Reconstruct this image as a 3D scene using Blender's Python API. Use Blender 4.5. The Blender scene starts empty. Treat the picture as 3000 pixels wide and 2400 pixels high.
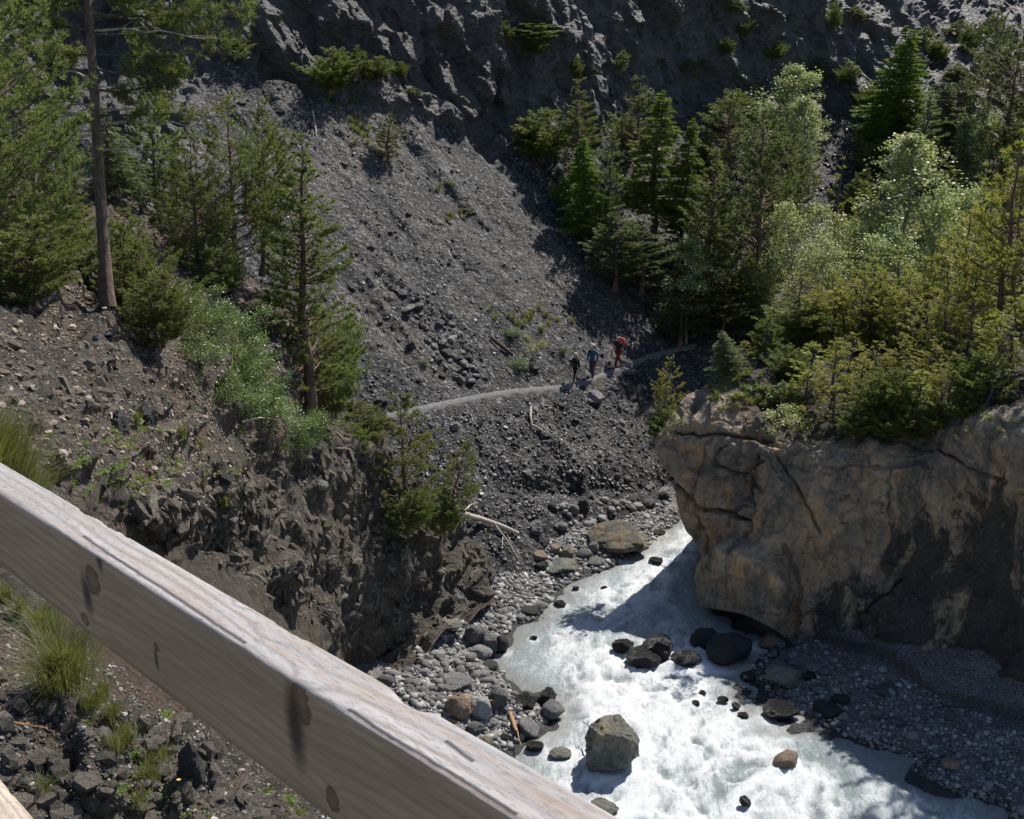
import bpy, math, random
import numpy as np
from mathutils import Vector, Matrix
from mathutils.bvhtree import BVHTree

R = math.radians
SC = bpy.context.scene
COL = SC.collection

# ------------------------------------------------------------ camera, sky, sun, exposure
CAM_Z = 23.0
PITCH = 18.0
cam = bpy.data.cameras.new('camera')
cam_o = bpy.data.objects.new('camera', cam); COL.objects.link(cam_o)
cam_o.location = (0, 0, CAM_Z)
cam_o.rotation_euler = (R(90 - PITCH), 0, 0)
cam.sensor_width = 36.0; cam.lens = 42.0; cam.clip_start = 0.05; cam.clip_end = 3000
cam.dof.use_dof = True; cam.dof.focus_distance = 55.0; cam.dof.aperture_fstop = 45.0
SC.camera = cam_o

SUN = Vector((0.62, 0.78, 0)).normalized() * math.cos(R(52)) + Vector((0, 0, math.sin(R(52))))
world = bpy.data.worlds.new('World'); SC.world = world; world.use_nodes = True
wn = world.node_tree
sky = wn.nodes.new('ShaderNodeTexSky'); sky.sky_type = 'NISHITA'; sky.sun_disc = False
sky.sun_elevation = R(52); sky.sun_rotation = math.atan2(SUN.x, SUN.y)
sky.altitude = 1500; sky.air_density = 1.0; sky.dust_density = 1.0; sky.ozone_density = 1.0
wn.links.new(sky.outputs[0], wn.nodes['Background'].inputs[0])
wn.nodes['Background'].inputs[1].default_value = 0.085
sun_d = bpy.data.lights.new('sun', 'SUN'); sun_d.energy = 4.6; sun_d.angle = R(0.5); sun_d.color = (1.0, 0.955, 0.89)
sun_o = bpy.data.objects.new('sun', sun_d); COL.objects.link(sun_o)
sun_o.rotation_euler = SUN.to_track_quat('Z', 'Y').to_euler(); sun_o.location = (30, 60, 90)
vs = SC.view_settings
vs.view_transform = 'Standard'; vs.look = 'None'; vs.gamma = 1.0; vs.exposure = 0.58; vs.use_curve_mapping = False

# ------------------------------------------------------------ numpy helpers
cP, sP = math.cos(R(PITCH)), math.sin(R(PITCH))
F = 3500.0
def rays(px, py):
    px = np.asarray(px, float); py = np.asarray(py, float)
    u = (1200 - py) / F
    return np.stack([(px - 1500) / F + 0 * u, cP + sP * u + 0 * px, -sP + cP * u + 0 * px], -1)
def P(px, py, Y):
    d = rays(px, py); d = d / d[..., 1:2]
    p = d * np.asarray(Y, float)[..., None]
    p[..., 2] += CAM_Z
    return p
def W(px, py, z=0.0):                       # where the sight line meets height z
    d = rays(px, py); t = (z - CAM_Z) / d[..., 2]
    p = d * t[..., None]; p[..., 2] += CAM_Z
    return p
def smooth(a, b, x):
    t = np.clip((x - a) / (b - a), 0, 1); return t * t * (3 - 2 * t)
def _h(ix, iy, iz, seed):
    n = (ix.astype(np.uint32) * np.uint32(374761393)) ^ (iy.astype(np.uint32) * np.uint32(668265263)) ^ (iz.astype(np.uint32) * np.uint32(2246822519)) ^ np.uint32((seed * 3266489917) & 0xffffffff)
    n = (n ^ (n >> np.uint32(13))) * np.uint32(1274126177)
    n = (n ^ (n >> np.uint32(16))) * np.uint32(2654435761)
    return (n ^ (n >> np.uint32(15)))
def h01(ix, iy, iz, seed): return _h(ix, iy, iz, seed).astype(np.float64) / 4294967295.0
def vnoise(p, seed=0):
    i = np.floor(p).astype(np.int64); f = p - i; f = f * f * (3 - 2 * f)
    r = 0
    for a in (0, 1):
        for b in (0, 1):
            for c in (0, 1):
                w = (f[:, 0] if a else 1 - f[:, 0]) * (f[:, 1] if b else 1 - f[:, 1]) * (f[:, 2] if c else 1 - f[:, 2])
                r = r + w * h01(i[:, 0] + a, i[:, 1] + b, i[:, 2] + c, seed)
    return r * 2 - 1
def fbm(p, o=4, seed=0, gain=0.5):
    r = 0; a = 1.0; t = 0
    for k in range(o):
        r = r + a * vnoise(p * 2.03 ** k + k * 17.3, seed + k); t += a; a *= gain
    return r / t
def facet(p, seed=0, tilt=1.2, k=9.0):      # broken rock: every cell is its own tilted plane, bevelled where two meet
    num = np.zeros(len(p)); den = np.full(len(p), 1e-9)
    i0 = np.floor(p - 0.5).astype(np.int64)
    for a in (0, 1):
        for b in (0, 1):
            for c in (0, 1):
                i = i0 + np.array([a, b, c])
                j = [h01(i[:, 0], i[:, 1], i[:, 2], seed + q) for q in range(4)]
                ct = i + 0.5 + 0.8 * (np.stack(j[:3], -1) - 0.5)
                d = p - ct; d2 = (d * d).sum(1)
                g = np.stack([(j[1] * 7.3) % 1, (j[2] * 5.7) % 1, (j[0] * 9.1) % 1], -1) * 2 - 1
                v = (j[3] - 0.5) + tilt * (d * g).sum(1)
                w = np.exp(-k * 1.6 * d2); num += w * v; den += w
    return num / den
def tps(pts, X, Y):                          # smooth surface through scattered control values
    pts = np.array(pts, float); c = pts[:, :2] / 1000; v = np.log(pts[:, 2]); n = len(c)
    def k(r2): return 0.5 * r2 * np.log(r2 + 1e-9)
    D = ((c[:, None] - c[None]) ** 2).sum(-1)
    A = np.zeros((n + 3, n + 3)); A[:n, :n] = k(D) + np.eye(n) * 2e-3; A[:n, n] = 1; A[:n, n + 1:] = c
    A[n, :n] = 1; A[n + 1:, :n] = c.T
    s = np.linalg.solve(A, np.concatenate([v, [0, 0, 0]]))
    x = X.ravel() / 1000; y = Y.ravel() / 1000
    r = s[n] + s[n + 1] * x + s[n + 2] * y
    for q in range(n):
        r = r + s[q] * k((x - c[q, 0]) ** 2 + (y - c[q, 1]) ** 2)
    return np.exp(r).reshape(X.shape)
def segdist(x, y, poly, closed=False):
    poly = list(poly) + ([poly[0]] if closed else [])
    best = np.full(x.shape, 1e18)
    for (x0, y0), (x1, y1) in zip(poly[:-1], poly[1:]):
        dx, dy = x1 - x0, y1 - y0; L = dx * dx + dy * dy + 1e-9
        t = np.clip(((x - x0) * dx + (y - y0) * dy) / L, 0, 1)
        best = np.minimum(best, (x - x0 - t * dx) ** 2 + (y - y0 - t * dy) ** 2)
    return np.sqrt(best)
def inside(x, y, poly):
    r = np.zeros(x.shape, bool); n = len(poly)
    for k in range(n):
        x0, y0 = poly[k]; x1, y1 = poly[(k + 1) % n]
        c = ((y0 > y) != (y1 > y)) & (x < (x1 - x0) * (y - y0) / (y1 - y0 + 1e-12) + x0)
        r ^= c
    return r
def sdf(x, y, poly):                         # positive inside
    d = segdist(x, y, poly, True); return np.where(inside(x, y, poly), d, -d)
def gnormals(G):
    dx = np.gradient(G, axis=1); dy = np.gradient(G, axis=0)
    n = np.cross(dx, dy); n /= np.linalg.norm(n, axis=-1, keepdims=True) + 1e-12
    return n
def facecam(G, n):                           # turn normals to the side the camera is on
    v = np.array([0, 0, CAM_Z]) - G
    s = np.sign((n * v).sum(-1, keepdims=True)); return n * s
def mesh_np(name, V, Fc, smooth_=True):
    me = bpy.data.meshes.new(name)
    V = np.ascontiguousarray(V, np.float32); Fc = np.ascontiguousarray(Fc, np.int32)
    n, k = Fc.shape
    me.vertices.add(len(V)); me.vertices.foreach_set('co', V.ravel())
    me.loops.add(n * k); me.loops.foreach_set('vertex_index', Fc.ravel())
    me.polygons.add(n)
    me.polygons.foreach_set('loop_start', np.arange(0, n * k, k, dtype=np.int32))
    me.polygons.foreach_set('use_smooth', np.full(n, smooth_, bool))
    me.update(calc_edges=True)
    return me
def add_attr(me, name, a):
    at = me.attributes.new(name, 'FLOAT', 'POINT'); at.data.foreach_set('value', np.ascontiguousarray(a, np.float32).ravel())
def gfaces(r, c):
    i = np.arange(r * c).reshape(r, c)
    return np.stack([i[:-1, :-1], i[1:, :-1], i[1:, 1:], i[:-1, 1:]], -1).reshape(-1, 4)
def tag(o, label=None, cat=None, group=None, kind=None):
    if label: o['label'] = label
    if cat: o['category'] = cat
    if group: o['group'] = group
    if kind: o['kind'] = kind
    return o
def obj(name, me, m=None, parent=None):
    o = bpy.data.objects.new(name, me); COL.objects.link(o)
    if m is not None and me is not None and not me.materials: me.materials.append(m)
    if parent: o.parent = parent
    return o
def thing(name, loc, label, cat, group=None, rot=(0, 0, 0), scale=(1, 1, 1)):
    o = bpy.data.objects.new(name, None); COL.objects.link(o)
    o.empty_display_size = 0.1
    o.location = loc; o.rotation_euler = rot; o.scale = scale
    return tag(o, label, cat, group)
def submesh(name, V, Fc, keep, attrs, m, smooth_=False):
    f = Fc[keep]; u, inv = np.unique(f, return_inverse=True)
    me = mesh_np(name, V[u], inv.reshape(f.shape), smooth_)
    for k, a in attrs.items(): add_attr(me, k, a[u])
    o = obj(name, me, m); o['kind'] = 'structure'
    return o

# ------------------------------------------------------------ materials
class NT:
    def __init__(s, name):
        s.m = bpy.data.materials.new(name); s.m.use_nodes = True; s.t = s.m.node_tree
        s.b = s.t.nodes['Principled BSDF']; s.out = s.t.nodes['Material Output']
        s.b.inputs['Roughness'].default_value = 0.85
    def n(s, ty, **k):
        x = s.t.nodes.new(ty)
        for a, v in k.items(): setattr(x, a, v)
        return x
    def l(s, a, b): s.t.links.new(a, b)
    def set(s, sock, v):
        if isinstance(v, (int, float, tuple, list)): sock.default_value = v
        else: s.l(v, sock)
    def pos(s, scale=(1, 1, 1), rot=(0, 0, 0), src='Position'):
        if src == 'Position': o = s.n('ShaderNodeNewGeometry').outputs['Position']
        else: o = s.n('ShaderNodeTexCoord').outputs[src]
        mp = s.n('ShaderNodeMapping'); s.l(o, mp.inputs['Vector'])
        mp.inputs['Scale'].default_value = scale; mp.inputs['Rotation'].default_value = rot
        return mp.outputs[0]
    def noise(s, vec, scale=1, detail=6, rough=0.6, dist=0.0, lac=2.1):
        x = s.n('ShaderNodeTexNoise'); s.l(vec, x.inputs['Vector'])
        x.inputs['Scale'].default_value = scale; x.inputs['Detail'].default_value = detail
        x.inputs['Roughness'].default_value = rough; x.inputs['Distortion'].default_value = dist; x.inputs['Lacunarity'].default_value = lac
        return x.outputs['Fac']
    def voro(s, vec, scale=1, feature='F1', out='Distance', rnd=1.0):
        x = s.n('ShaderNodeTexVoronoi'); x.feature = feature; s.l(vec, x.inputs['Vector'])
        x.inputs['Scale'].default_value = scale; x.inputs['Randomness'].default_value = rnd
        return x.outputs[out]
    def ramp(s, fac, stops, interp='LINEAR'):
        x = s.n('ShaderNodeValToRGB'); x.color_ramp.interpolation = interp; cr = x.color_ramp
        while len(cr.elements) < len(stops): cr.elements.new(0.5)
        for e, (p, c) in zip(cr.elements, stops):
            e.position = p; e.color = (c, c, c, 1) if isinstance(c, (int, float)) else (*c, 1)
        s.l(fac, x.inputs[0]); return x.outputs[0]
    def mix(s, fac, a, b, mode='MIX'):
        x = s.n('ShaderNodeMix'); x.data_type = 'RGBA'; x.blend_type = mode
        s.set(x.inputs[0], fac)
        for i, v in ((6, a), (7, b)):
            if isinstance(v, tuple) and len(v) == 3: v = (*v, 1)
            elif isinstance(v, (int, float)): v = (v, v, v, 1)
            s.set(x.inputs[i], v)
        return x.outputs[2]
    def math(s, op, a, b=0.0, c=0.0):
        x = s.n('ShaderNodeMath', operation=op)
        for i, v in enumerate((a, b, c)): s.set(x.inputs[i], v)
        return x.outputs[0]
    def attr(s, name):
        x = s.n('ShaderNodeAttribute'); x.attribute_name = name; return x.outputs['Fac']
    def objrand(s): return s.n('ShaderNodeObjectInfo').outputs['Random']
    def bump(s, h, strength=0.5, dist=0.1, prev=None):
        x = s.n('ShaderNodeBump'); x.inputs['Strength'].default_value = strength; x.inputs['Distance'].default_value = dist
        s.l(h, x.inputs['Height'])
        if prev is not None: s.l(prev, x.inputs['Normal'])
        s.l(x.outputs[0], s.b.inputs['Normal']); return x.outputs[0]
    def col(s, c): s.set(s.b.inputs['Base Color'], (*c, 1) if isinstance(c, tuple) else c)
    def rough(s, v): s.set(s.b.inputs['Roughness'], v)
    def spec(s, v): s.set(s.b.inputs['Specular IOR Level'], v)

def sepr(m, c):
    x = m.n('ShaderNodeSeparateColor'); m.l(c, x.inputs[0]); return x.outputs[0]

def rock_common(m, p, base_lo, base_hi, tint=None):
    big = m.noise(p, 0.35, 4, 0.6); mid = m.noise(p, 2.2, 10, 0.76)
    c = m.mix(m.ramp(mid, [(0.35, 0), (0.7, 1)]), base_lo, base_hi)
    if tint: c = m.mix(m.ramp(big, [(0.45, 0), (0.65, 0.8)]), c, tint)
    return c, mid

def M_scree():
    m = NT('slate_scree'); p = m.pos()
    r1 = sepr(m, m.voro(p, 7.0, out='Color')); r2 = sepr(m, m.voro(p, 19.0, out='Color'))
    chips = m.math('ADD', m.math('MULTIPLY', m.math('POWER', r1, 7.0), 0.16), m.math('MULTIPLY', m.math('POWER', r2, 6.0), 0.12))
    big = m.noise(p, 0.22, 5, 0.6)
    base = m.mix(m.ramp(big, [(0.35, 0), (0.65, 1)]), (0.013, 0.0125, 0.0125), (0.028, 0.0255, 0.0235))
    base = m.mix(m.ramp(m.attr('streak'), [(0.30, 0.75), (0.5, 0)]), base, (0.009, 0.009, 0.0095))
    base = m.mix(m.ramp(m.attr('streak'), [(0.55, 0), (0.8, 0.6)]), base, (0.055, 0.051, 0.047))
    base = m.mix(m.attr('dry'), base, (0.070, 0.058, 0.046))
    x = m.n('ShaderNodeCombineColor')
    for i in range(3): m.l(chips, x.inputs[i])
    m.col(m.mix(1.0, base, x.outputs[0], 'ADD')); m.rough(0.75); m.spec(0.22)
    h = m.math('ADD', m.math('MULTIPLY', m.voro(p, 7.0), 0.6), m.math('MULTIPLY', m.voro(p, 19.0), 0.3))
    m.bump(m.math('ADD', h, m.noise(p, 3.0, 8, 0.7)), 0.9, 0.12)
    return m.m
def M_cliff():
    m = NT('dark_slate_rock'); p = m.pos((1, 1, 1.6), (0.5, 0.3, 0))
    c, mid = rock_common(m, p, (0.040, 0.039, 0.039), (0.15, 0.14, 0.132), (0.10, 0.085, 0.07))
    crack = m.math('ABSOLUTE', m.math('SUBTRACT', m.noise(m.pos((1, 1, 1.8), (0.5, 0.3, 0)), 0.8, 8, 0.65, 0.5), 0.5))
    c = m.mix(m.ramp(crack, [(0.003, 0.75), (0.014, 0)]), c, (0.018, 0.017, 0.017))
    m.col(c); m.rough(0.55); m.spec(0.5)
    h = m.math('ADD', m.noise(p, 3.0, 10, 0.75), m.math('MULTIPLY', m.voro(p, 3.1), 0.6))
    m.bump(h, 1.0, 0.25)
    return m.m
def M_hill():                                # brown gravelly soil mixed with bare dark rock
    m = NT('soil_and_rock'); p = m.pos()
    rk, mid = rock_common(m, p, (0.075, 0.067, 0.058), (0.36, 0.31, 0.25), (0.24, 0.185, 0.125))
    crack = m.math('ABSOLUTE', m.math('SUBTRACT', m.noise(m.pos((1.2, 1.2, 0.5), (0.2, 0.5, 0)), 1.1, 8, 0.65, 0.5), 0.5))
    rk = m.mix(m.ramp(crack, [(0.003, 0.8), (0.014, 0)]), rk, (0.02, 0.018, 0.016))
    r2 = sepr(m, m.voro(p, 24.0, out='Color'))
    n1 = m.noise(p, 0.8, 6, 0.65); n2 = m.noise(p, 5.0, 8, 0.7)
    so = m.mix(m.ramp(n1, [(0.35, 0), (0.6, 1)]), (0.095, 0.069, 0.050), (0.17, 0.132, 0.10))
    so = m.mix(m.ramp(n2, [(0.45, 0), (0.7, 1)]), so, (0.15, 0.132, 0.115))
    rk = m.mix(m.ramp(m.noise(m.pos((1.6, 1.6, 0.6), (0.25, 0.3, 0)), 3.4, 10, 0.78, 0.6), [(0.38, 0.75), (0.52, 0)]), rk, (0.030, 0.027, 0.024))
    so = m.mix(m.math('POWER', r2, 6.0), so, (0.30, 0.28, 0.26))
    lit = m.noise(p, 0.55, 4, 0.6)
    so = m.mix(m.ramp(lit, [(0.46, 0), (0.60, 0.75)]), so, (0.14, 0.078, 0.048))
    m.col(m.mix(m.ramp(m.attr('rock'), [(0.4, 0), (0.6, 1)]), so, rk)); m.rough(0.8); m.spec(0.3)
    rkm = m.ramp(m.attr('rock'), [(0.4, 0), (0.6, 1)])
    pf = m.pos((1.6, 1.6, 0.55), (0.25, 0.3, 0)); jag = m.math('ABSOLUTE', m.math('SUBTRACT', m.noise(pf, 1.8, 10, 0.72, 0.7), 0.5))
    h = m.math('ADD', m.noise(p, 4.0, 10, 0.75), m.math('MULTIPLY', m.math('SUBTRACT', 1.0, rkm), m.math('MULTIPLY', m.voro(p, 11.0), 0.7)))
    h = m.math('ADD', h, m.math('MULTIPLY', rkm, m.math('MULTIPLY', jag, 5.0)))
    m.bump(h, 1.0, 0.32)
    return m.m
def M_bluff():                               # limestone with ochre, grey and black stains
    m = NT('stained_limestone'); p = m.pos(); pv = m.pos((1.1, 1.1, 0.28))
    n1 = m.noise(p, 0.42, 9, 0.62, 0.8); n2 = m.noise(pv, 0.9, 9, 0.68, 0.7); n3 = m.noise(p, 2.6, 12, 0.78); n4 = m.noise(p, 7.0, 8, 0.75)
    c = m.mix(m.ramp(n1, [(0.42, 0), (0.58, 1)]), (0.44, 0.36, 0.28), (0.74, 0.55, 0.375))
    och = m.noise(m.pos((1, 1, 0.7)), 0.62, 9, 0.66, 1.2)
    c = m.mix(m.ramp(och, [(0.52, 0), (0.64, 0.75)]), c, (0.74, 0.42, 0.21))
    c = m.mix(m.ramp(m.noise(pv, 0.55, 8, 0.7, 0.6), [(0.60, 0), (0.66, 0.7)]), c, (0.50, 0.47, 0.40))
    c = m.mix(m.ramp(n2, [(0.50, 0), (0.60, 0.85)]), c, (0.17, 0.17, 0.145))
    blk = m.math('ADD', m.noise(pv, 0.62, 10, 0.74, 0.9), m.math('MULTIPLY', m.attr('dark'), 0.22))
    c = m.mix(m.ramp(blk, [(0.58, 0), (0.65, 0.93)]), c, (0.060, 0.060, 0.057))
    c = m.mix(m.ramp(n3, [(0.36, 0.65), (0.54, 0)]), c, (0.09, 0.08, 0.068))
    c = m.mix(m.ramp(n4, [(0.56, 0), (0.72, 0.5)]), c, (0.60, 0.54, 0.46))
    cr = m.math('ABSOLUTE', m.math('SUBTRACT', m.noise(m.pos((0.5, 0.5, 1.1), (0.3, 0.5, 0.2)), 0.55, 7, 0.6, 0.8), 0.5))
    wcr = m.math('ADD', cr, m.ramp(m.noise(p, 0.5, 3), [(0.40, 0.0), (0.55, 0.06)]))
    c = m.mix(m.ramp(wcr, [(0.002, 0.85), (0.010, 0)]), c, (0.012, 0.011, 0.010))
    soil = m.mix(m.noise(p, 3.0, 6, 0.7), (0.05, 0.035, 0.022), (0.16, 0.14, 0.12))
    c = m.mix(m.attr('soil'), c, soil)
    m.col(c); m.rough(0.8); m.spec(0.3)
    pj = m.pos((0.9, 0.9, 0.5), (0.35, 0.25, 0.3)); jag = m.math('ABSOLUTE', m.math('SUBTRACT', m.noise(pj, 0.9, 12, 0.70, 0.9), 0.5)); jag2 = m.math('ABSOLUTE', m.math('SUBTRACT', m.noise(pj, 3.2, 9, 0.74, 0.5), 0.5))
    h = m.math('ADD', m.math('ADD', m.math('ADD', m.noise(p, 1.2, 14, 0.76), m.math('MULTIPLY', n3, 0.8)), m.math('ADD', m.math('MULTIPLY', jag, 2.2), m.math('MULTIPLY', jag2, 1.2))), m.math('MULTIPLY', m.ramp(wcr, [(0.0, 0), (0.015, 1)]), 0.25))
    m.bump(h, 1.0, 0.28)
    return m.m
def M_bed():
    m = NT('river_gravel'); p = m.pos()
    r1 = sepr(m, m.voro(p, 8.0, out='Color')); r2 = sepr(m, m.voro(p, 22.0, out='Color'))
    c = m.mix(r1, (0.085, 0.082, 0.080), (0.21, 0.20, 0.19)); c = m.mix(m.math('POWER', r2, 3.0), c, (0.33, 0.32, 0.30))
    e = m.voro(p, 8.0, 'DISTANCE_TO_EDGE'); c = m.mix(m.ramp(e, [(0, 0.8), (0.12, 0)]), c, (0.05, 0.048, 0.046))
    c = m.mix(m.attr('wet'), c, (0.030, 0.029, 0.029))
    c = m.mix(m.attr('cut'), c, (0.045, 0.034, 0.027))
    m.col(c); m.rough(0.75)
    h = m.math('ADD', m.math('MULTIPLY', m.ramp(e, [(0, 0), (0.25, 1)]), 0.8), m.noise(p, 9, 6, 0.7))
    m.bump(h, 0.9, 0.06)
    return m.m
def M_path():
    m = NT('trodden_gravel'); p = m.pos()
    r2 = sepr(m, m.voro(p, 30.0, out='Color'))
    c = m.mix(m.noise(p, 2, 6, 0.7), (0.075, 0.073, 0.071), (0.145, 0.142, 0.138)); c = m.mix(m.math('POWER', r2, 5.0), c, (0.30, 0.29, 0.28))
    m.col(c); m.bump(m.noise(p, 14, 6, 0.7), 0.7, 0.05); return m.m
def M_water():
    m = NT('glacial_water'); p = m.pos((1, 0.38, 1), (0, 0, -0.2)); q = m.pos()
    foam = m.attr('foam')
    fine = m.noise(p, 6.5, 9, 0.8, 1.6); f2 = m.noise(q, 19, 6, 0.8, 0.8); f3 = m.noise(p, 1.6, 8, 0.7, 2.2)
    fl = m.math('SUBTRACT', 0.62, m.math('MULTIPLY', m.math('ABSOLUTE', m.math('SUBTRACT', m.noise(p, 2.6, 8, 0.72, 1.4), 0.5)), 3.2))
    tx = m.math('ADD', m.math('ADD', m.math('MULTIPLY', fine, 0.40), m.math('MULTIPLY', f2, 0.20)), m.math('ADD', m.math('MULTIPLY', f3, 0.22), m.math('MULTIPLY', fl, 0.18)))
    f = m.math('ADD', foam, m.math('MULTIPLY', m.math('SUBTRACT', tx, 0.49), 3.6))
    fm = m.ramp(f, [(0.18, 0), (0.60, 0.55), (1.0, 1)])
    c = m.mix(fm, (0.28, 0.325, 0.33), (0.82, 0.84, 0.84))
    m.col(m.mix(m.attr('shallow'), c, (0.24, 0.235, 0.215)))
    m.rough(m.ramp(fm, [(0, 0.10), (1, 0.38)])); m.spec(0.5)
    m.b.inputs['IOR'].default_value = 1.33
    h = m.math('ADD', m.math('ADD', m.noise(p, 3.4, 10, 0.78, 1.2), m.math('MULTIPLY', f2, 0.45)), m.math('ADD', m.math('MULTIPLY', fine, 0.7), m.math('MULTIPLY', fl, 0.3)))
    m.bump(h, 0.8, 0.12)
    return m.m
def M_stone(name, lo, hi, rough=0.75, wet=False, vein=None, spec=0.35, moss=None):
    m = NT(name); p = m.pos(src='Object'); w = m.pos()
    r = m.objrand()
    n = m.noise(w, 2.4, 8, 0.7); n2 = m.noise(w, 9, 8, 0.75)
    c = m.mix(m.ramp(n, [(0.3, 0), (0.7, 1)]), lo, hi)
    c = m.mix(m.ramp(n2, [(0.35, 0.5), (0.6, 0)]), c, tuple(x * 0.5 for x in lo))
    if moss: c = m.mix(m.ramp(m.noise(w, 1.1, 6, 0.7), [(0.48, 0), (0.6, 0.85)]), c, moss)
    if vein:
        v = m.voro(m.pos((1, 1, 1.8), (0.6, 0.2, 0)), 1.3, 'DISTANCE_TO_EDGE')
        v = m.math('ADD', v, m.math('MULTIPLY', n2, 0.05))
        c = m.mix(m.ramp(v, [(0.025, 0.8), (0.04, 0)]), c, vein)
    x = m.n('ShaderNodeHueSaturation'); m.l(c, x.inputs['Color']); m.l(m.math('MULTIPLY_ADD', r, 0.6, 0.7), x.inputs['Value'])
    g = m.n('ShaderNodeSeparateXYZ'); m.l(w, g.inputs[0])
    tide = m.ramp(m.math('ADD', m.math('MULTIPLY', g.outputs[2], 1.0), m.math('MULTIPLY', n2, 0.10)), [(0.10, 1), (0.17, 0)])
    m.col(m.mix(tide, x.outputs[0], m.mix(0.68, x.outputs[0], (0.0, 0.0, 0.0)))); m.rough(m.math('SUBTRACT', rough, m.math('MULTIPLY', tide, rough * 0.6))); m.spec(spec)
    m.bump(m.math('ADD', m.math('ADD', n2, m.noise(w, 30, 6, 0.7)), m.math('MULTIPLY', m.noise(w, 3.2, 8, 0.7, 0.5), 2.0)), 0.9, 0.09)
    return m.m
def M_bark(name, lo, hi):
    m = NT(name); p = m.pos((9, 9, 2.2), src='Position')
    n = m.noise(p, 1.5, 8, 0.7)
    m.col(m.mix(m.ramp(n, [(0.35, 0), (0.65, 1)]), lo, hi)); m.bump(n, 1.0, 0.05); return m.m
def M_leaf(name, lo, hi, tl=0.5, rough=0.5, third=None, spec=0.35):
    m = NT(name); w = m.pos()
    n = m.noise(w, 1.4, 4, 0.7); r = m.objrand()
    f = m.math('ADD', m.math('MULTIPLY', m.attr('leafv'), 0.55), m.math('MULTIPLY', m.ramp(n, [(0.3, 0), (0.7, 1)]), 0.45))
    c = m.mix(f, lo, hi)
    if third: c = m.mix(m.ramp(m.attr('leafv'), [(0.86, 0), (0.9, 1)]), c, third)
    x = m.n('ShaderNodeHueSaturation'); m.l(c, x.inputs['Color']); m.l(m.math('MULTIPLY_ADD', r, 0.4, 0.8), x.inputs['Value'])
    m.l(m.math('MULTIPLY_ADD', r, 0.03, 0.485), x.inputs['Hue'])
    c = x.outputs[0]
    m.col(c); m.rough(rough); m.spec(spec)
    t = m.n('ShaderNodeBsdfTranslucent'); m.l(m.mix(0.4, c, (0.30, 0.34, 0.06)), t.inputs['Color'])
    s = m.n('ShaderNodeMixShader'); s.inputs[0].default_value = tl
    m.l(m.b.outputs[0], s.inputs[1]); m.l(t.outputs[0], s.inputs[2]); m.l(s.outputs[0], m.out.inputs['Surface'])
    return m.m
def M_flat(name, c, rough=0.7, spec=0.3, var=0.25):
    m = NT(name); n = m.noise(m.pos(), 9, 5, 0.6)
    m.col(m.mix(m.math('MULTIPLY', n, var * 2), c, tuple(x * 0.5 for x in c))); m.rough(rough); m.spec(spec); return m.m

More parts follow.
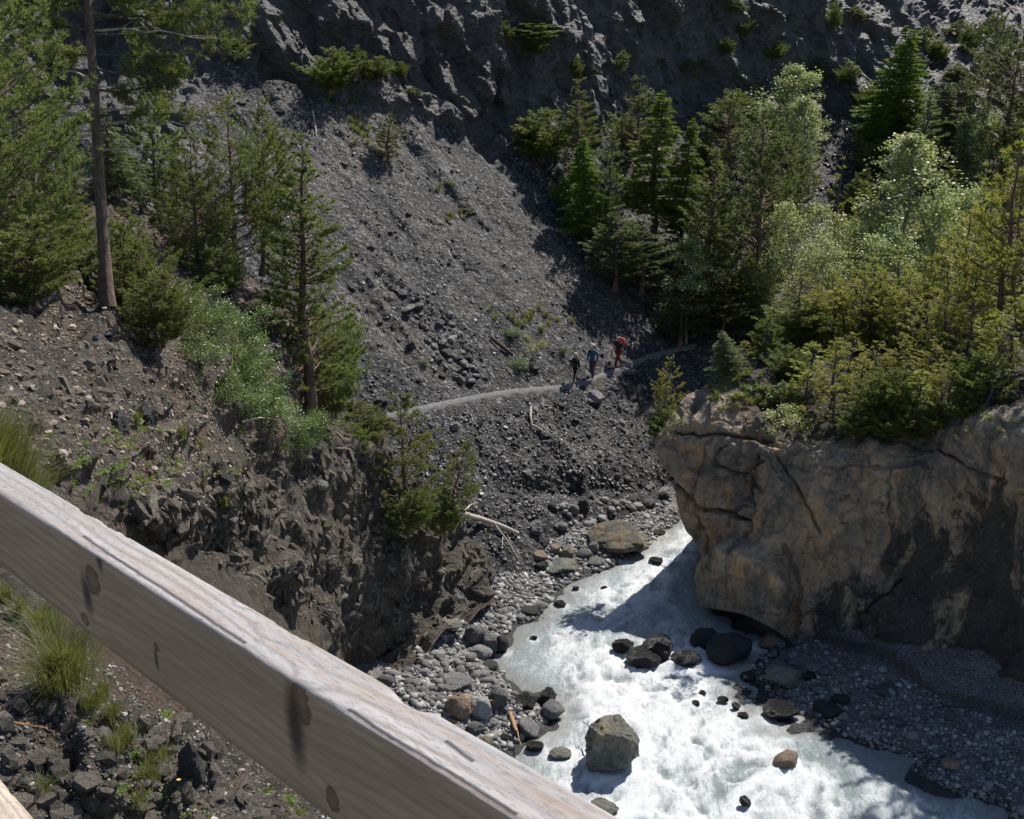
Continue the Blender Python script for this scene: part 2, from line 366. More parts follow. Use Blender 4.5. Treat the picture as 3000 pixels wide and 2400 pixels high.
MT = dict(
    scree=M_scree(), cliff=M_cliff(), hill=M_hill(), bluff=M_bluff(), bed=M_bed(), path=M_path(), water=M_water(),
    slate=M_stone('slate_stone', (0.028, 0.028, 0.029), (0.085, 0.083, 0.08), 0.55, spec=0.5),
    slate_pale=M_stone('pale_slate_stone', (0.14, 0.135, 0.13), (0.30, 0.29, 0.275), 0.6),
    pale=M_stone('pale_river_stone', (0.25, 0.24, 0.235), (0.42, 0.405, 0.39)),
    grey=M_stone('grey_river_stone', (0.12, 0.115, 0.115), (0.24, 0.232, 0.23)),
    tan=M_stone('tan_river_stone', (0.20, 0.145, 0.10), (0.34, 0.25, 0.17), vein=(0.12, 0.08, 0.05)),
    ochre=M_stone('ochre_capped_stone', (0.10, 0.10, 0.085), (0.25, 0.23, 0.19), moss=(0.36, 0.28, 0.15), vein=(0.05, 0.045, 0.04)),
    green=M_stone('green_grey_stone', (0.08, 0.088, 0.075), (0.30, 0.31, 0.27), moss=(0.26, 0.21, 0.14), vein=(0.03, 0.028, 0.025)),
    wet=M_stone('wet_dark_stone', (0.006, 0.006, 0.006), (0.022, 0.020, 0.018), 0.30, spec=0.45),
    wetvein=M_stone('wet_veined_stone', (0.018, 0.018, 0.02), (0.05, 0.05, 0.055), 0.25, vein=(0.4, 0.38, 0.35), spec=0.6),
    dark=M_stone('dark_dry_stone', (0.022, 0.023, 0.021), (0.055, 0.054, 0.049), 0.6),
    bark=M_bark('pine_bark', (0.08, 0.050, 0.038), (0.22, 0.145, 0.105)),
    bark_grey=M_bark('grey_bark', (0.05, 0.042, 0.035), (0.15, 0.13, 0.11)),
    birch_bark=M_bark('birch_bark', (0.16, 0.15, 0.13), (0.42, 0.40, 0.37)),
    dead=M_bark('bleached_wood', (0.30, 0.25, 0.20), (0.52, 0.46, 0.39)),
    dead_brown=M_bark('orange_driftwood', (0.28, 0.15, 0.07), (0.48, 0.29, 0.15)),
    rot=M_bark('rotting_log', (0.05, 0.03, 0.022), (0.13, 0.085, 0.06)),
    pine=M_leaf('pine_needles', (0.085, 0.118, 0.030), (0.215, 0.245, 0.070), 0.40),
    pine_dark=M_leaf('dark_pine_needles', (0.078, 0.108, 0.036), (0.185, 0.215, 0.075), 0.32),
    pine_yellow=M_leaf('yellowing_pine_needles', (0.19, 0.245, 0.042), (0.52, 0.48, 0.095), 0.45, third=(0.512, 0.279, 0.069)),
    larch=M_leaf('larch_needles', (0.10, 0.165, 0.020), (0.24, 0.32, 0.040), 0.45),
    spruce=M_leaf('spruce_needles', (0.110, 0.135, 0.058), (0.25, 0.275, 0.125), 0.38),
    birch=M_leaf('birch_leaves', (0.22, 0.27, 0.10), (0.50, 0.54, 0.26), 0.5, 0.45, spec=0.5),
    shrub=M_leaf('shrub_leaves', (0.075, 0.130, 0.040), (0.18, 0.255, 0.085), 0.45, 0.4, spec=0.5),
    herb=M_leaf('herb_leaves', (0.109, 0.186, 0.031), (0.264, 0.341, 0.062), 0.5),
    grass=M_leaf('grass_blades', (0.065, 0.10, 0.02), (0.20, 0.21, 0.07), 0.45, third=(0.38, 0.30, 0.16)),
)

# ------------------------------------------------------------ layer A: scree fan, cliffs and wooded hillside across the river
def Ysc(px, py):                              # the scree fan is one inclined plane
    d = rays(px, py); a = d[0] / d[1]; b = d[2] / d[1]
    return 43.58 / (0.46 - 0.6 * a - b)
ptsA = [(x, y, Ysc(x, y)) for x, y in [(700, 190), (900, 320), (1130, 480), (1400, 500), (700, 560), (800, 900), (1100, 1230), (1100, 900),
        (1400, 800), (1680, 700), (1730, 1110), (1930, 1040), (1500, 1330), (1880, 1330), (1400, 1650), (1900, 1470), (1640, 1480), (1330, 1560), (1350, 1850), (1100, 1600), (950, 700)]]
ptsA += [(2000, 1520, 56.5), (2200, 1330, 60), (2600, 1300, 60), (3400, 1300, 60), (3400, 1900, 44), (2600, 1750, 50), (2150, 1700, 54),
         (2050, 1000, 68), (2200, 900, 72), (2500, 900, 73), (2500, 700, 80), (2500, 500, 88), (2900, 700, 77), (3400, 700, 75), (2900, 500, 85), (2950, 300, 93),
         (3400, 250, 92), (1800, 600, 77), (1900, 780, 72), (1560, 430, 78), (1720, 450, 80.5), (2000, 400, 87), (2150, 400, 89), (2400, 300, 94), (2300, 450, 90),
         (600, 60, 71), (700, 130, 70), (900, 170, 72.5), (900, 0, 74.5), (1200, 0, 77), (1300, 320, 75.5), (1430, 440, 77), (1430, 150, 79.5), (1430, -250, 84),
         (1800, 200, 85), (1800, -250, 91), (2200, 100, 94), (2200, -250, 98), (2600, 50, 101), (2950, 60, 118), (3400, -250, 130), (600, -250, 75), (300, 200, 69), (300, -250, 71),
         (400, 450, 60), (520, 600, 57), (0, 200, 62), (0, 600, 60), (-250, -250, 66), (-250, 1200, 50), (500, 1000, 53), (-250, 1900, 46), (500, 1800, 46)]
ax = np.arange(-260, 3420, 6.2); ay = np.arange(-260, 1900, 5.4)
PX, PY = np.meshgrid(ax, ay)
YA = tps(ptsA, PX, PY)
GA = P(PX, PY, YA)
contact = [(-400, 100), (200, 330), (330, 360), (520, 360), (600, 300), (640, 150), (690, 180), (780, 215), (900, 255), (1000, 265), (1100, 285), (1200, 325), (1300, 360), (1370, 420), (1435, 485),
           (1500, 440), (1560, 410), (1700, 430), (1850, 340), (2000, 330), (2150, 370), (2250, 330), (2350, 380), (2450, 330), (2560, 400), (2680, 470), (2850, 440), (3500, 420), (3500, -400), (-400, -400)]
wob = fbm(np.stack([PX.ravel() / 60, PY.ravel() / 60, 0 * PX.ravel()], -1), 3, 5).reshape(PX.shape) * 22
cl = sdf(PX + wob, PY + wob, contact)
wall2 = sdf(PX + wob, PY, [(300, 350), (520, 350), (600, 520), (640, 700), (560, 760), (330, 600)])
outc = sdf(PX + wob, PY + wob * .5, [(880, 235), (1010, 205), (1100, 225), (1200, 280), (1190, 320), (1080, 310), (980, 300), (900, 280)])
outc2 = sdf(PX + wob, PY + wob * .5, [(1700, 190), (1830, 210), (1850, 260), (1760, 290), (1690, 260)])
tale = sdf(PX + wob, PY + wob, [(1830, 800), (1950, 780), (1960, 1000), (1900, 1010), (1800, 950)]) * 0 - 50
rockA = smooth(-12, 10, np.maximum.reduce([cl, wall2, outc, outc2, tale]))
pathline = [(960, 1262), (1040, 1247), (1100, 1232), (1200, 1207), (1300, 1186), (1400, 1166), (1500, 1150), (1600, 1141), (1650, 1137), (1700, 1126), (1750, 1108), (1800, 1086), (1850, 1066), (1900, 1047), (1960, 1030), (2040, 1012)]
pd = segdist(PX, PY, pathline)
pmask = 1 - smooth(12, 40, pd)
pA = GA.reshape(-1, 3)
n0 = facecam(GA, gnormals(GA))
rk = rockA.ravel()
dip = Matrix.Rotation(R(25), 3, 'Y') @ Matrix.Rotation(R(20), 3, 'X')
pr = pA @ np.array(dip).T
cd = 1.3 * facet(pr / np.array([2.6, 3.4, 4.6]), 11, 0.9, 34) + 0.55 * facet(pr / np.array([1.1, 1.4, 1.9]), 12, 0.9, 30) + 0.16 * facet(pr / np.array([.5, .6, .8]), 13, 1.0, 25) + 0.9 * fbm(pA / 4.0, 5, 14)
down = np.array([0.6, -0.46, -0.57]); cross_ = np.cross(down, [0, 0, 1.0]); cross_ /= np.linalg.norm(cross_)
rill = fbm(np.stack([pA @ cross_ / 1.1, pA @ down / 9.0, pA[:, 2] * 0], -1) + 0.4 * fbm(pA / 2.5, 2, 3)[:, None], 4, 21)
scr = 0.34 * rill + 0.16 * fbm(pA / 0.9, 4, 22) + 0.05 * facet(pA / 0.35, 23)
lobe = smooth(30, -30, segdist(PX, PY, [(1090, 800), (1200, 900), (1310, 980), (1370, 1060), (1400, 1110)]) - 40).ravel()
scr = scr + lobe * 0.22 * facet(pA / 0.6, 25)
scr = scr * (1 - 0.92 * pmask.ravel())
cut = np.exp(-((PX - 1690) / 230) ** 2 - ((PY - 1418) / 34) ** 2) * 0.9 + np.exp(-((PX - 1850) / 60) ** 2 - ((PY - 1330) / 60) ** 2) * 0.0
cut = (cut * (0.75 + 0.6 * fbm(np.stack([PX.ravel() / 45, PY.ravel() / 70, PX.ravel() * 0], -1), 3, 31).reshape(PX.shape))).ravel()
GA2 = GA + n0 * (rk * cd + (1 - rk) * scr - cut)[:, None].reshape(GA.shape[:2] + (1,))
# the path is a small bench cut into the fan
VA = GA2.reshape(-1, 3); FA = gfaces(*PX.shape)
forest = sdf(PX + wob, PY + wob, [(1540, 640), (1640, 760), (1760, 830), (1880, 960), (1950, 1040), (2100, 1100), (3500, 1400), (3500, 100), (2300, 500), (1850, 520), (1600, 520)]).ravel()
fo = smooth(-15, 15, forest) * (1 - rk)
dry = np.clip(smooth(0.05, 0.45, fbm(pA / 4.0, 3, 41)) * 0.6 + np.exp(-((PX.ravel() - 1050) / 160) ** 2 - ((PY.ravel() - 330) / 130) ** 2) + 0.5 * fo * smooth(0, .4, fbm(pA / 2, 3, 42)), 0, 1)
fk = FA[:, 0]
streak = 0.5 + 0.75 * fbm(np.stack([pA @ cross_ / 2.6, pA @ down / 14.0, pA[:, 2] * 0 + 5], -1) + 0.5 * fbm(pA / 3.5, 3, 3)[:, None], 5, 121, .6)
attrsA = {'dry': dry, 'rock': rk, 'streak': np.clip(streak, 0, 1)}
def stack_attr(): return {k: v for k, v in attrsA.items()}
isr = rk[fk] > 0.5
cliff_o = submesh('cliff', VA, FA, isr, stack_attr(), MT['cliff'])
scree_o = submesh('scree_slope', VA, FA, ~isr & (fo[fk] <= 0.5), stack_attr(), MT['scree'])
woods_o = submesh('wooded_hillside', VA, FA, ~isr & (fo[fk] > 0.5), stack_attr(), MT['scree'])

# ------------------------------------------------------------ layer C: near hillside and gorge wall on the left
ridge = np.array([(-300, 400), (0, 480), (200, 500), (330, 540), (450, 620), (560, 720), (700, 800), (830, 880), (900, 1050), (1000, 1180), (1100, 1250), (1150, 1345), (1230, 1420), (1290, 1500), (1370, 1560), (1400, 1620), (1415, 1700)], float)
botm = np.array([(-300, 2900), (50, 2900), (300, 2900), (500, 2900), (700, 2800), (850, 2600), (950, 2400), (1000, 2200), (1030, 2090), (1070, 2010), (1120, 2000), (1180, 1990), (1240, 1940), (1300, 1890), (1360, 1850), (1400, 1820), (1430, 1790)], float)
seg = np.r_[0, np.cumsum(np.hypot(*np.diff(ridge, axis=0).T) + 0.4 * np.hypot(*np.diff(botm, axis=0).T))]
NS, NTT = 520, 430
sv = np.linspace(0, seg[-1], NS)
rx, ry = np.interp(sv, seg, ridge[:, 0]), np.interp(sv, seg, ridge[:, 1])
jag = fbm(np.stack([sv / 45, 0 * sv, 0 * sv], -1), 4, 77) * 20 * smooth(-200, 300, rx)
ry = ry + jag
bx, by = np.interp(sv, seg, botm[:, 0]), np.interp(sv, seg, botm[:, 1])
tv = np.linspace(0, 1, NTT) ** 1.12
CX = rx[None] + (bx - rx)[None] * tv[:, None]; CY = ry[None] + (by - ry)[None] * tv[:, None]
ptsC = [(-300, 2900, 4.2), (0, 2400, 6), (500, 2400, 6.6), (900, 2800, 7), (980, 2400, 8), (0, 1900, 8), (300, 1900, 8.6), (500, 2000, 9.4), (700, 2200, 9),
        (-300, 1300, 11), (0, 1300, 12), (0, 1650, 9.6), (200, 1350, 14), (500, 1500, 18.5), (400, 1600, 17), (200, 1100, 18), (100, 950, 21), (0, 900, 20.5),
        (300, 880, 26), (150, 700, 30), (0, 560, 33), (330, 545, 36), (-300, 420, 34), (450, 630, 36.5), (560, 725, 37), (450, 1000, 24.5), (600, 1200, 25.5), (700, 1380, 27.5), (800, 1600, 28.5), (600, 1620, 24),
        (820, 1270, 31), (900, 1400, 34), (830, 1100, 34), (830, 885, 38.5), (900, 1050, 38.5), (700, 805, 38), (1000, 1190, 41), (1090, 1255, 42.5), (1150, 1360, 41.5), (1150, 1600, 40), (1130, 1900, 38.8),
        (1000, 1800, 36), (1000, 1500, 37.5), (1250, 1700, 42), (1290, 1510, 44.5), (1330, 1820, 42.4), (1400, 1640, 46), (1420, 1760, 44.2), (1180, 1980, 37.6), (1000, 2100, 33)]
YC = tps(ptsC, CX, CY)
GC = P(CX, CY, YC)
def ell(cx, cy, rx_, ry_, rot=0):
    c, s = math.cos(R(rot)), math.sin(R(rot)); u = (CX - cx) * c + (CY - cy) * s; v = -(CX - cx) * s + (CY - cy) * c
    return 1 - np.sqrt((u / rx_) ** 2 + (v / ry_) ** 2)
wobC = fbm(np.stack([CX.ravel() / 50, CY.ravel() / 50, 0 * CX.ravel()], -1), 4, 51).reshape(CX.shape)
rc = np.maximum.reduce([ell(140, 1110, 230, 105, 12), ell(380, 1180, 90, 75, 30), ell(200, 1330, 70, 60), ell(40, 960, 150, 60, 5), ell(830, 1020, 65, 120), ell(900, 1330, 60, 60),
                        smooth(0, 1, sdf(CX, CY, [(330, 1480), (560, 1380), (760, 1370), (900, 1330), (1010, 1250), (1120, 1280), (1500, 1500), (1500, 1900), (1100, 2100), (600, 1750)]) / 60 + .3) * 1.2,
                        ell(200, 2250, 260, 130, 25), ell(620, 2200, 110, 130, 40), ell(60, 1500, 60, 40)])
rockC = smooth(-0.10, 0.15, rc + 0.35 * wobC - 0.02)
nC = facecam(GC, gnormals(GC)); pC = GC.reshape(-1, 3)
near = smooth(9, 25, YC).ravel()               # coarser blocks farther off, where the wall is
dipC = np.array(Matrix.Rotation(R(-35), 3, 'Y') @ Matrix.Rotation(R(15), 3, 'X'))
pq = pC @ dipC.T
flute = 1 - 2.2 * np.abs(fbm(pq / np.array([1.0, 1.3, 4.2]) + 0.3 * fbm(pC / 1.5, 2, 70)[:, None], 4, 66))
dC = near * (0.75 * facet(pq / np.array([1.5, 2.0, 4.6]), 61, 0.45, 34) + 0.22 * facet(pq / np.array([0.6, 0.8, 1.8]), 62, 0.6, 30) + 0.45 * flute + 0.3 * fbm(pC / 3.0, 4, 71)) \
    + 0.06 * facet(pq / np.array([.25, .3, .5]), 63, 0.7, 25) + (1 - near) * (0.20 * facet(pq / np.array([0.5, 0.7, 0.35]), 64) + 0.08 * facet(pq / 0.16, 65))
softC = (0.05 + 0.09 * near) * fbm(pC / 0.5, 4, 67) + (0.1 + 0.3 * near) * fbm(pC / 2.2, 3, 68) + 0.03 * facet(pC / 0.13, 69)
rkC = rockC.ravel()
def soften(A, it):
    for _ in range(it):
        A = A.copy(); A[1:-1] = (A[:-2] + 2 * A[1:-1] + A[2:]) / 4; A[:, 1:-1] = (A[:, :-2] + 2 * A[:, 1:-1] + A[:, 2:]) / 4
    return A
dispC = (rkC * dC + (1 - rkC) * softC).reshape(CX.shape)
GC2 = GC + soften(nC, 10) * (rockC * soften(dispC, 2) + (1 - rockC) * dispC)[..., None]
GC2 = soften(GC2, 1)
back = []
for k in range(14, 0, -1):
    dy = 0.16 * k + 0.03 * k * k
    back.append(GC2[0] + np.stack([GC2[0, :, 0] / GC2[0, :, 1] * dy - 0.10 * k, dy + 0 * GC2[0, :, 0], (GC2[0, :, 2] - CAM_Z) / GC2[0, :, 1] * dy - 0.12 * k - 0.04 * k * k], -1))
GCf = np.concatenate([np.array(back), GC2], 0)
rkf = np.concatenate([np.repeat(rockC[:1], 14, 0), rockC], 0).ravel()
VC = GCf.reshape(-1, 3); FC = gfaces(*GCf.shape[:2])
isr = rkf[FC[:, 0]] > 0.5
wall_o = submesh('gorge_wall', VC, FC, isr, {'rock': rkf}, MT['hill'])
hill_o = submesh('near_hillside', VC, FC, ~isr, {'rock': rkf}, MT['hill'])

# ------------------------------------------------------------ layer B: limestone bluff on the right
topB = np.array([(1915, 1285), (1960, 1215), (2010, 1160), (2130, 1092), (2230, 1040), (2300, 1005), (2390, 985), (2500, 1015), (2700, 1000), (3000, 950), (3420, 930)], float)
botB = np.array([(1915, 1790), (2080, 1810), (2200, 1880), (2300, 1880), (2450, 1915), (2560, 1950), (2700, 1985), (2800, 2050), (2870, 2130), (3000, 2180), (3420, 2360)], float)
leftB = np.array([(1925, 1270), (1915, 1290), (1928, 1350), (1972, 1400), (1984, 1480), (2000, 1530), (2042, 1600), (2060, 1650), (2055, 1700), (2062, 1800)], float)
NX, NY = 430, 300
sx = np.linspace(0, 1, NX); ty = np.linspace(0, 1, NY)
xt = 1915 + (3420 - 1915) * sx
Ty = np.interp(xt, topB[:, 0], topB[:, 1]); By = np.interp(xt, botB[:, 0], botB[:, 1])
BY = Ty[None] + (By - Ty)[None] * ty[:, None]
yl = BY[:, 0]; Lx = np.interp(yl, leftB[:, 1], leftB[:, 0]) + fbm(np.stack([yl / 30, 0 * yl, 0 * yl], -1), 3, 8) * 7
BX = Lx[:, None] + (3420 - Lx)[:, None] * sx[None]
ptsB = [(1925, 1285, 46.5), (1960, 1400, 46.3), (2000, 1500, 46.6), (2055, 1650, 46.8), (2065, 1790, 45), (2200, 1860, 42), (2330, 1870, 41.6), (2450, 1910, 40.6), (2570, 1950, 39.6), (2780, 2030, 37.6), (2870, 2120, 35.9), (3000, 2180, 34.7), (3400, 2350, 31),
        (2200, 1350, 44.2), (2600, 1500, 41.6), (3000, 1500, 38), (3400, 1500, 35), (2400, 1270, 44.2), (2700, 1300, 42), (2850, 1220, 40.6), (3000, 1180, 39.5), (3400, 1150, 37), (2200, 1200, 46), (2010, 1165, 48), (2130, 1098, 49.5), (2300, 1010, 52.5), (2400, 990, 55), (2600, 1020, 54),
        (2600, 1180, 47), (3000, 955, 49), (3400, 935, 47), (2200, 1600, 43.2), (2350, 1700, 42.3), (2250, 1650, 42.3), (2600, 1750, 40.6), (2080, 1300, 46.4), (2150, 1450, 45.2), (2550, 1250, 43)]
YB = tps(ptsB, BX, BY)
GB = P(BX, BY, YB); nB = facecam(GB, gnormals(GB)); pB = GB.reshape(-1, 3)
rim = np.interp(BX, [1900, 2100, 2280, 2400, 2600, 2850, 3000, 3400], [1275, 1300, 1290, 1275, 1290, 1215, 1185, 1150])
soilB = smooth(-25, 15, (rim - BY) + 18 * fbm(np.stack([BX.ravel() / 60, BY.ravel() / 60, 0 * BX.ravel()], -1), 3, 9).reshape(BX.shape))
soilB = soilB * smooth(2180, 2330, BX + 0.8 * (1290 - BY)) 
ledge = smooth(0, 26, sdf(BX + 8 * np.sin(BY / 17), BY, [(2120, 1640), (2165, 1570), (2235, 1590), (2300, 1640), (2325, 1760), (2290, 1870), (2080, 1850), (2080, 1700)]))
crk = np.zeros(BX.shape)
for pl, wd, dp in [([(1975, 1420), (2040, 1470), (2110, 1490), (2190, 1520), (2205, 1560)], 5, 0.5), ([(1990, 1270), (2100, 1275), (2260, 1282)], 5, 0.35), ([(2180, 1140), (2260, 1180), (2330, 1200)], 6, 0.4), ([(2210, 1330), (2190, 1400), (2205, 1500), (2195, 1600)], 6, .45),
                   ([(2120, 1300), (2090, 1350), (2180, 1400), (2220, 1345)], 4, .3), ([(2270, 1330), (2330, 1420), (2400, 1560)], 3, .25), ([(2330, 1870), (2340, 1700), (2300, 1600)], 6, .3), ([(2600, 1280), (2780, 1330), (2950, 1420)], 4, .3), ([(2500, 1890), (2520, 1800), (2640, 1700)], 5, .3)]:
    w = fbm(np.stack([BX.ravel() / 25, BY.ravel() / 25, 0 * BX.ravel() + wd], -1), 3, 71).reshape(BX.shape) * 12
    crk = np.maximum(crk, dp * np.exp(-(segdist(BX + w, BY + w, pl) / wd) ** 2))
dB = 0.42 * facet(pB / np.array([2.6, 2.6, 3.4]), 81, 1.1, 45) + 0.13 * facet(pB / np.array([.9, .9, 1.3]), 82, 1.2, 40) + 0.045 * facet(pB / 0.4, 83, 1.2, 30) + 0.6 * fbm(pB / 4.0, 5, 84) + 0.10 * fbm(pB / 0.7, 5, 85, .6) - 0.12 * np.maximum(0, .10 - np.abs(fbm(pB / np.array([3, 3, 1.6]), 4, 87))) / .10
left_fade = smooth(0.0, 0.03, np.repeat(sx[None], NY, 0))
edge = smooth(2120, 2060, BX)
dB = dB.reshape(BX.shape) * (0.35 + 0.65 * left_fade) + 1.0 * ledge - crk * 1.0 + soilB * 0.15 * fbm(pB / 0.5, 3, 86).reshape(BX.shape)
GB2 = GB + nB * dB[..., None]
lw = [GB2[:, 0] + np.stack([GB2[:, 0, 0] / GB2[:, 0, 1] * (0.25 * k + 0.05 * k * k) + 0.30 * k + .03 * k * k, 0.25 * k + 0.05 * k * k + 0 * GB2[:, 0, 0], (GB2[:, 0, 2] - CAM_Z) / GB2[:, 0, 1] * (0.25 * k + 0.05 * k * k) - 0.05 * k], -1) for k in range(16, 0, -1)]
GBl = np.concatenate([np.stack(lw, 1), GB2], 1)
tb = [GBl[0] + np.array([0.30 * k, 0.22 * k + 0.03 * k * k, -0.10 * k - 0.045 * k * k]) for k in range(16, 0, -1)]
GBf = np.concatenate([np.array(tb), GBl], 0)
def padB(a): a = np.concatenate([np.repeat(a[:, :1], 16, 1), a], 1); return np.concatenate([np.repeat(a[:1], 16, 0), a], 0).ravel()
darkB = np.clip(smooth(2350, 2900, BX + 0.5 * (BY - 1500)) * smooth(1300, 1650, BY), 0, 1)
meB = mesh_np('rock_bluff', GBf.reshape(-1, 3), gfaces(*GBf.shape[:2]), False)
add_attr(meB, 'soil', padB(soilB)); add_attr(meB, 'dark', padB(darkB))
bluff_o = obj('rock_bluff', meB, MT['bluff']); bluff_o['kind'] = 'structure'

# ------------------------------------------------------------ river bed, gravel banks, water
def Wxy(l): return [tuple(W(np.array(float(a)), np.array(float(b)))[:2]) for a, b in l]
shoreL = Wxy([(1975, 1520), (1900, 1600), (1835, 1640), (1790, 1650), (1740, 1668), (1690, 1690), (1640, 1720), (1610, 1770), (1560, 1815), (1490, 1840), (1462, 1880), (1452, 1930), (1465, 1985), (1500, 2030), (1590, 2035), (1640, 2070), (1620, 2120), (1560, 2170), (1480, 2215), (1300, 2300), (900, 2400), (600, 2900)])
shoreR = Wxy([(3600, 2900), (3000, 2420), (2850, 2330), (2650, 2240), (2500, 2135), (2400, 2125), (2250, 2110), (2215, 2050), (2180, 1985), (2230, 1935), (2290, 1900), (2220, 1850), (2120, 1800), (2062, 1720)])
wpoly = [(34, 66), (14, 60)] + shoreL + shoreR + [(9.5, 50), (14, 53), (34, 58)]
wx = np.arange(-16, 34, 0.16); wy = np.arange(17, 72, 0.16)
QX, QY = np.meshgrid(wx, wy)
qn = fbm(np.stack([QX.ravel() / 1.3, QY.ravel() / 1.3, 0 * QX.ravel()], -1), 4, 90).reshape(QX.shape)
wd_ = sdf(QX + qn * 1.1, QY + qn * .9, wpoly)
stepl = Wxy([(2325, 1842), (2370, 1875), (2450, 1905), (2530, 1950), (2600, 1990), (2660, 2040), (2740, 2095), (2850, 2115), (3000, 2165), (3400, 2300)])
terr = sdf(QX, QY, stepl + [(40, 30), (40, 48), (8, 44)])
H = np.where(wd_ > 0, -np.minimum(0.9, 0.3 * wd_), np.minimum(1.5, -0.17 * wd_)) + 0.10 * qn + 0.04 * facet(np.stack([QX.ravel() / .4, QY.ravel() / .4, 0 * QX.ravel()], -1), 91).reshape(QX.shape)
H = H + 0.38 * smooth(-0.12, 0.12, terr)
cutm = np.exp(-((terr - .02) / 0.16) ** 2) * (QX > 5)
H = H + (0.35 * smooth(0, 1.2, -wd_ - 1) * (QX < 4))
wet = smooth(-0.75, -0.1, wd_)
VB_ = np.stack([QX, QY, H], -1).reshape(-1, 3)
meD = mesh_np('riverbank', VB_, gfaces(*QX.shape), True); add_attr(meD, 'wet', wet.ravel()); add_attr(meD, 'cut', np.clip(cutm, 0, 1).ravel())
bed_o = obj('riverbank', meD, MT['bed']); bed_o['kind'] = 'structure'

ux = np.arange(-14, 33, 0.125); uy = np.arange(17, 70, 0.125)
UX, UY = np.meshgrid(ux, uy)
ws = sdf(UX, UY, wpoly)
kr = (ws > -1.6).ravel()
# turbulence: white and rough mid-stream, calm and milky along the left shore and behind the bluff
def px2w(a, b): return W(np.array(float(a)), np.array(float(b)))[:2]
turb = smooth(0.2, 2.2, ws)
def blob(a, b, r_, v):
    c = px2w(a, b); return v * np.exp(-((UX - c[0]) ** 2 + (UY - c[1]) ** 2) / (r_ * r_))
turb = turb * 0.62 + blob(2000, 1570, 3.2, .5) + blob(1800, 1780, 2.2, .12) + blob(1850, 2000, 2.4, .4) + blob(1750, 2050, 2.2, .35) + blob(2050, 2080, 2.5, .3) + blob(1950, 2280, 3, .35) + blob(2300, 2330, 3, .25) \
    - blob(1540, 1960, 2.0, .45) - blob(1560, 2250, 1.6, .25) - blob(2250, 1960, 2.0, .4) - blob(2150, 2010, 1.6, .3) - blob(2500, 2190, 1.8, .35) - blob(1850, 1850, 2.0, .25) - blob(1600, 1720, 1.6, .35) - blob(2030, 1800, 1.6, .3)
turb = np.clip(turb, 0.03, 1.1).ravel()
pu = np.stack([UX.ravel(), UY.ravel(), 0 * UX.ravel()], -1)
wrp = fbm(pu / 2.2, 3, 101)[:, None] * np.array([1.2, 1.2, 0]) + fbm(pu / 0.8, 2, 102)[:, None] * np.array([.25, .3, 0])
q1 = (pu + wrp) / np.array([0.85, 1.5, 1]); q2 = (pu + wrp) / np.array([0.33, 0.55, 1])
rid = 1 - np.abs(fbm(q1, 3, 103)) * 2.6; rid2 = 1 - np.abs(fbm(q2, 3, 104)) * 2.6
q3 = (pu + wrp * 1.2) / np.array([0.16, 0.26, 1])
hz = turb * (0.10 * rid + 0.06 * rid2 + 0.10 * fbm(q3, 3, 106) + 0.10 * fbm(q1, 3, 108)) + 0.03 * fbm(q2, 3, 105) + .015 * fbm(q3, 2, 107)
foam = np.clip(0.16 + turb * 0.60 + turb * (0.75 * (rid - .42) + 0.45 * (rid2 - .38) + .5 * fbm(q1 * .5, 3, 109)), 0, 1)
VW = np.stack([UX.ravel(), UY.ravel(), hz - 0.06], -1)
bq = np.interp(np.arange(len(uy)), np.arange(len(uy)), uy)
ix = np.clip(((UX - wx[0]) / 0.16).astype(int), 0, len(wx) - 1); iy = np.clip(((UY - wy[0]) / 0.16).astype(int), 0, len(wy) - 1)
SHAL = (1 - smooth(0.02, 0.35, -H[iy, ix])).ravel() * 0.75
WV, WF, WFOAM = VW, gfaces(*UX.shape), foam        # linked once the boulders have added their wash

# ------------------------------------------------------------ ray casting onto the ground
bpy.context.view_layer.update()
DG = bpy.context.evaluated_depsgraph_get()
BV = {o.name: BVHTree.FromObject(o, DG) for o in (cliff_o, scree_o, woods_o, wall_o, hill_o, bluff_o, bed_o)}
CAMV = Vector((0, 0, CAM_Z))
def hit(px, py, only=None):
    d = Vector(rays(float(px), float(py)).tolist()).normalized(); best = None
    for nme, b in BV.items():
        if only and nme not in only: continue
        r = b.ray_cast(CAMV, d)
        if r[0] is not None and (best is None or r[3] < best[2]): best = (r[0], r[1], r[3], nme)
    if best is None: return None
    n = best[1]
    if n.dot(d) > 0: n = -n
    return best[0], n, best[2], best[3]
def drop(x, y, only=None, z0=60):
    best = None
    for nme, b in BV.items():
        if only and nme not in only: continue
        r = b.ray_cast(Vector((x, y, z0)), Vector((0, 0, -1)))
        if r[0] is not None and (best is None or r[0].z > best.z): best = r[0]
    return best
def fdepth(p): return p[1] * cP - (p[2] - CAM_Z) * sP

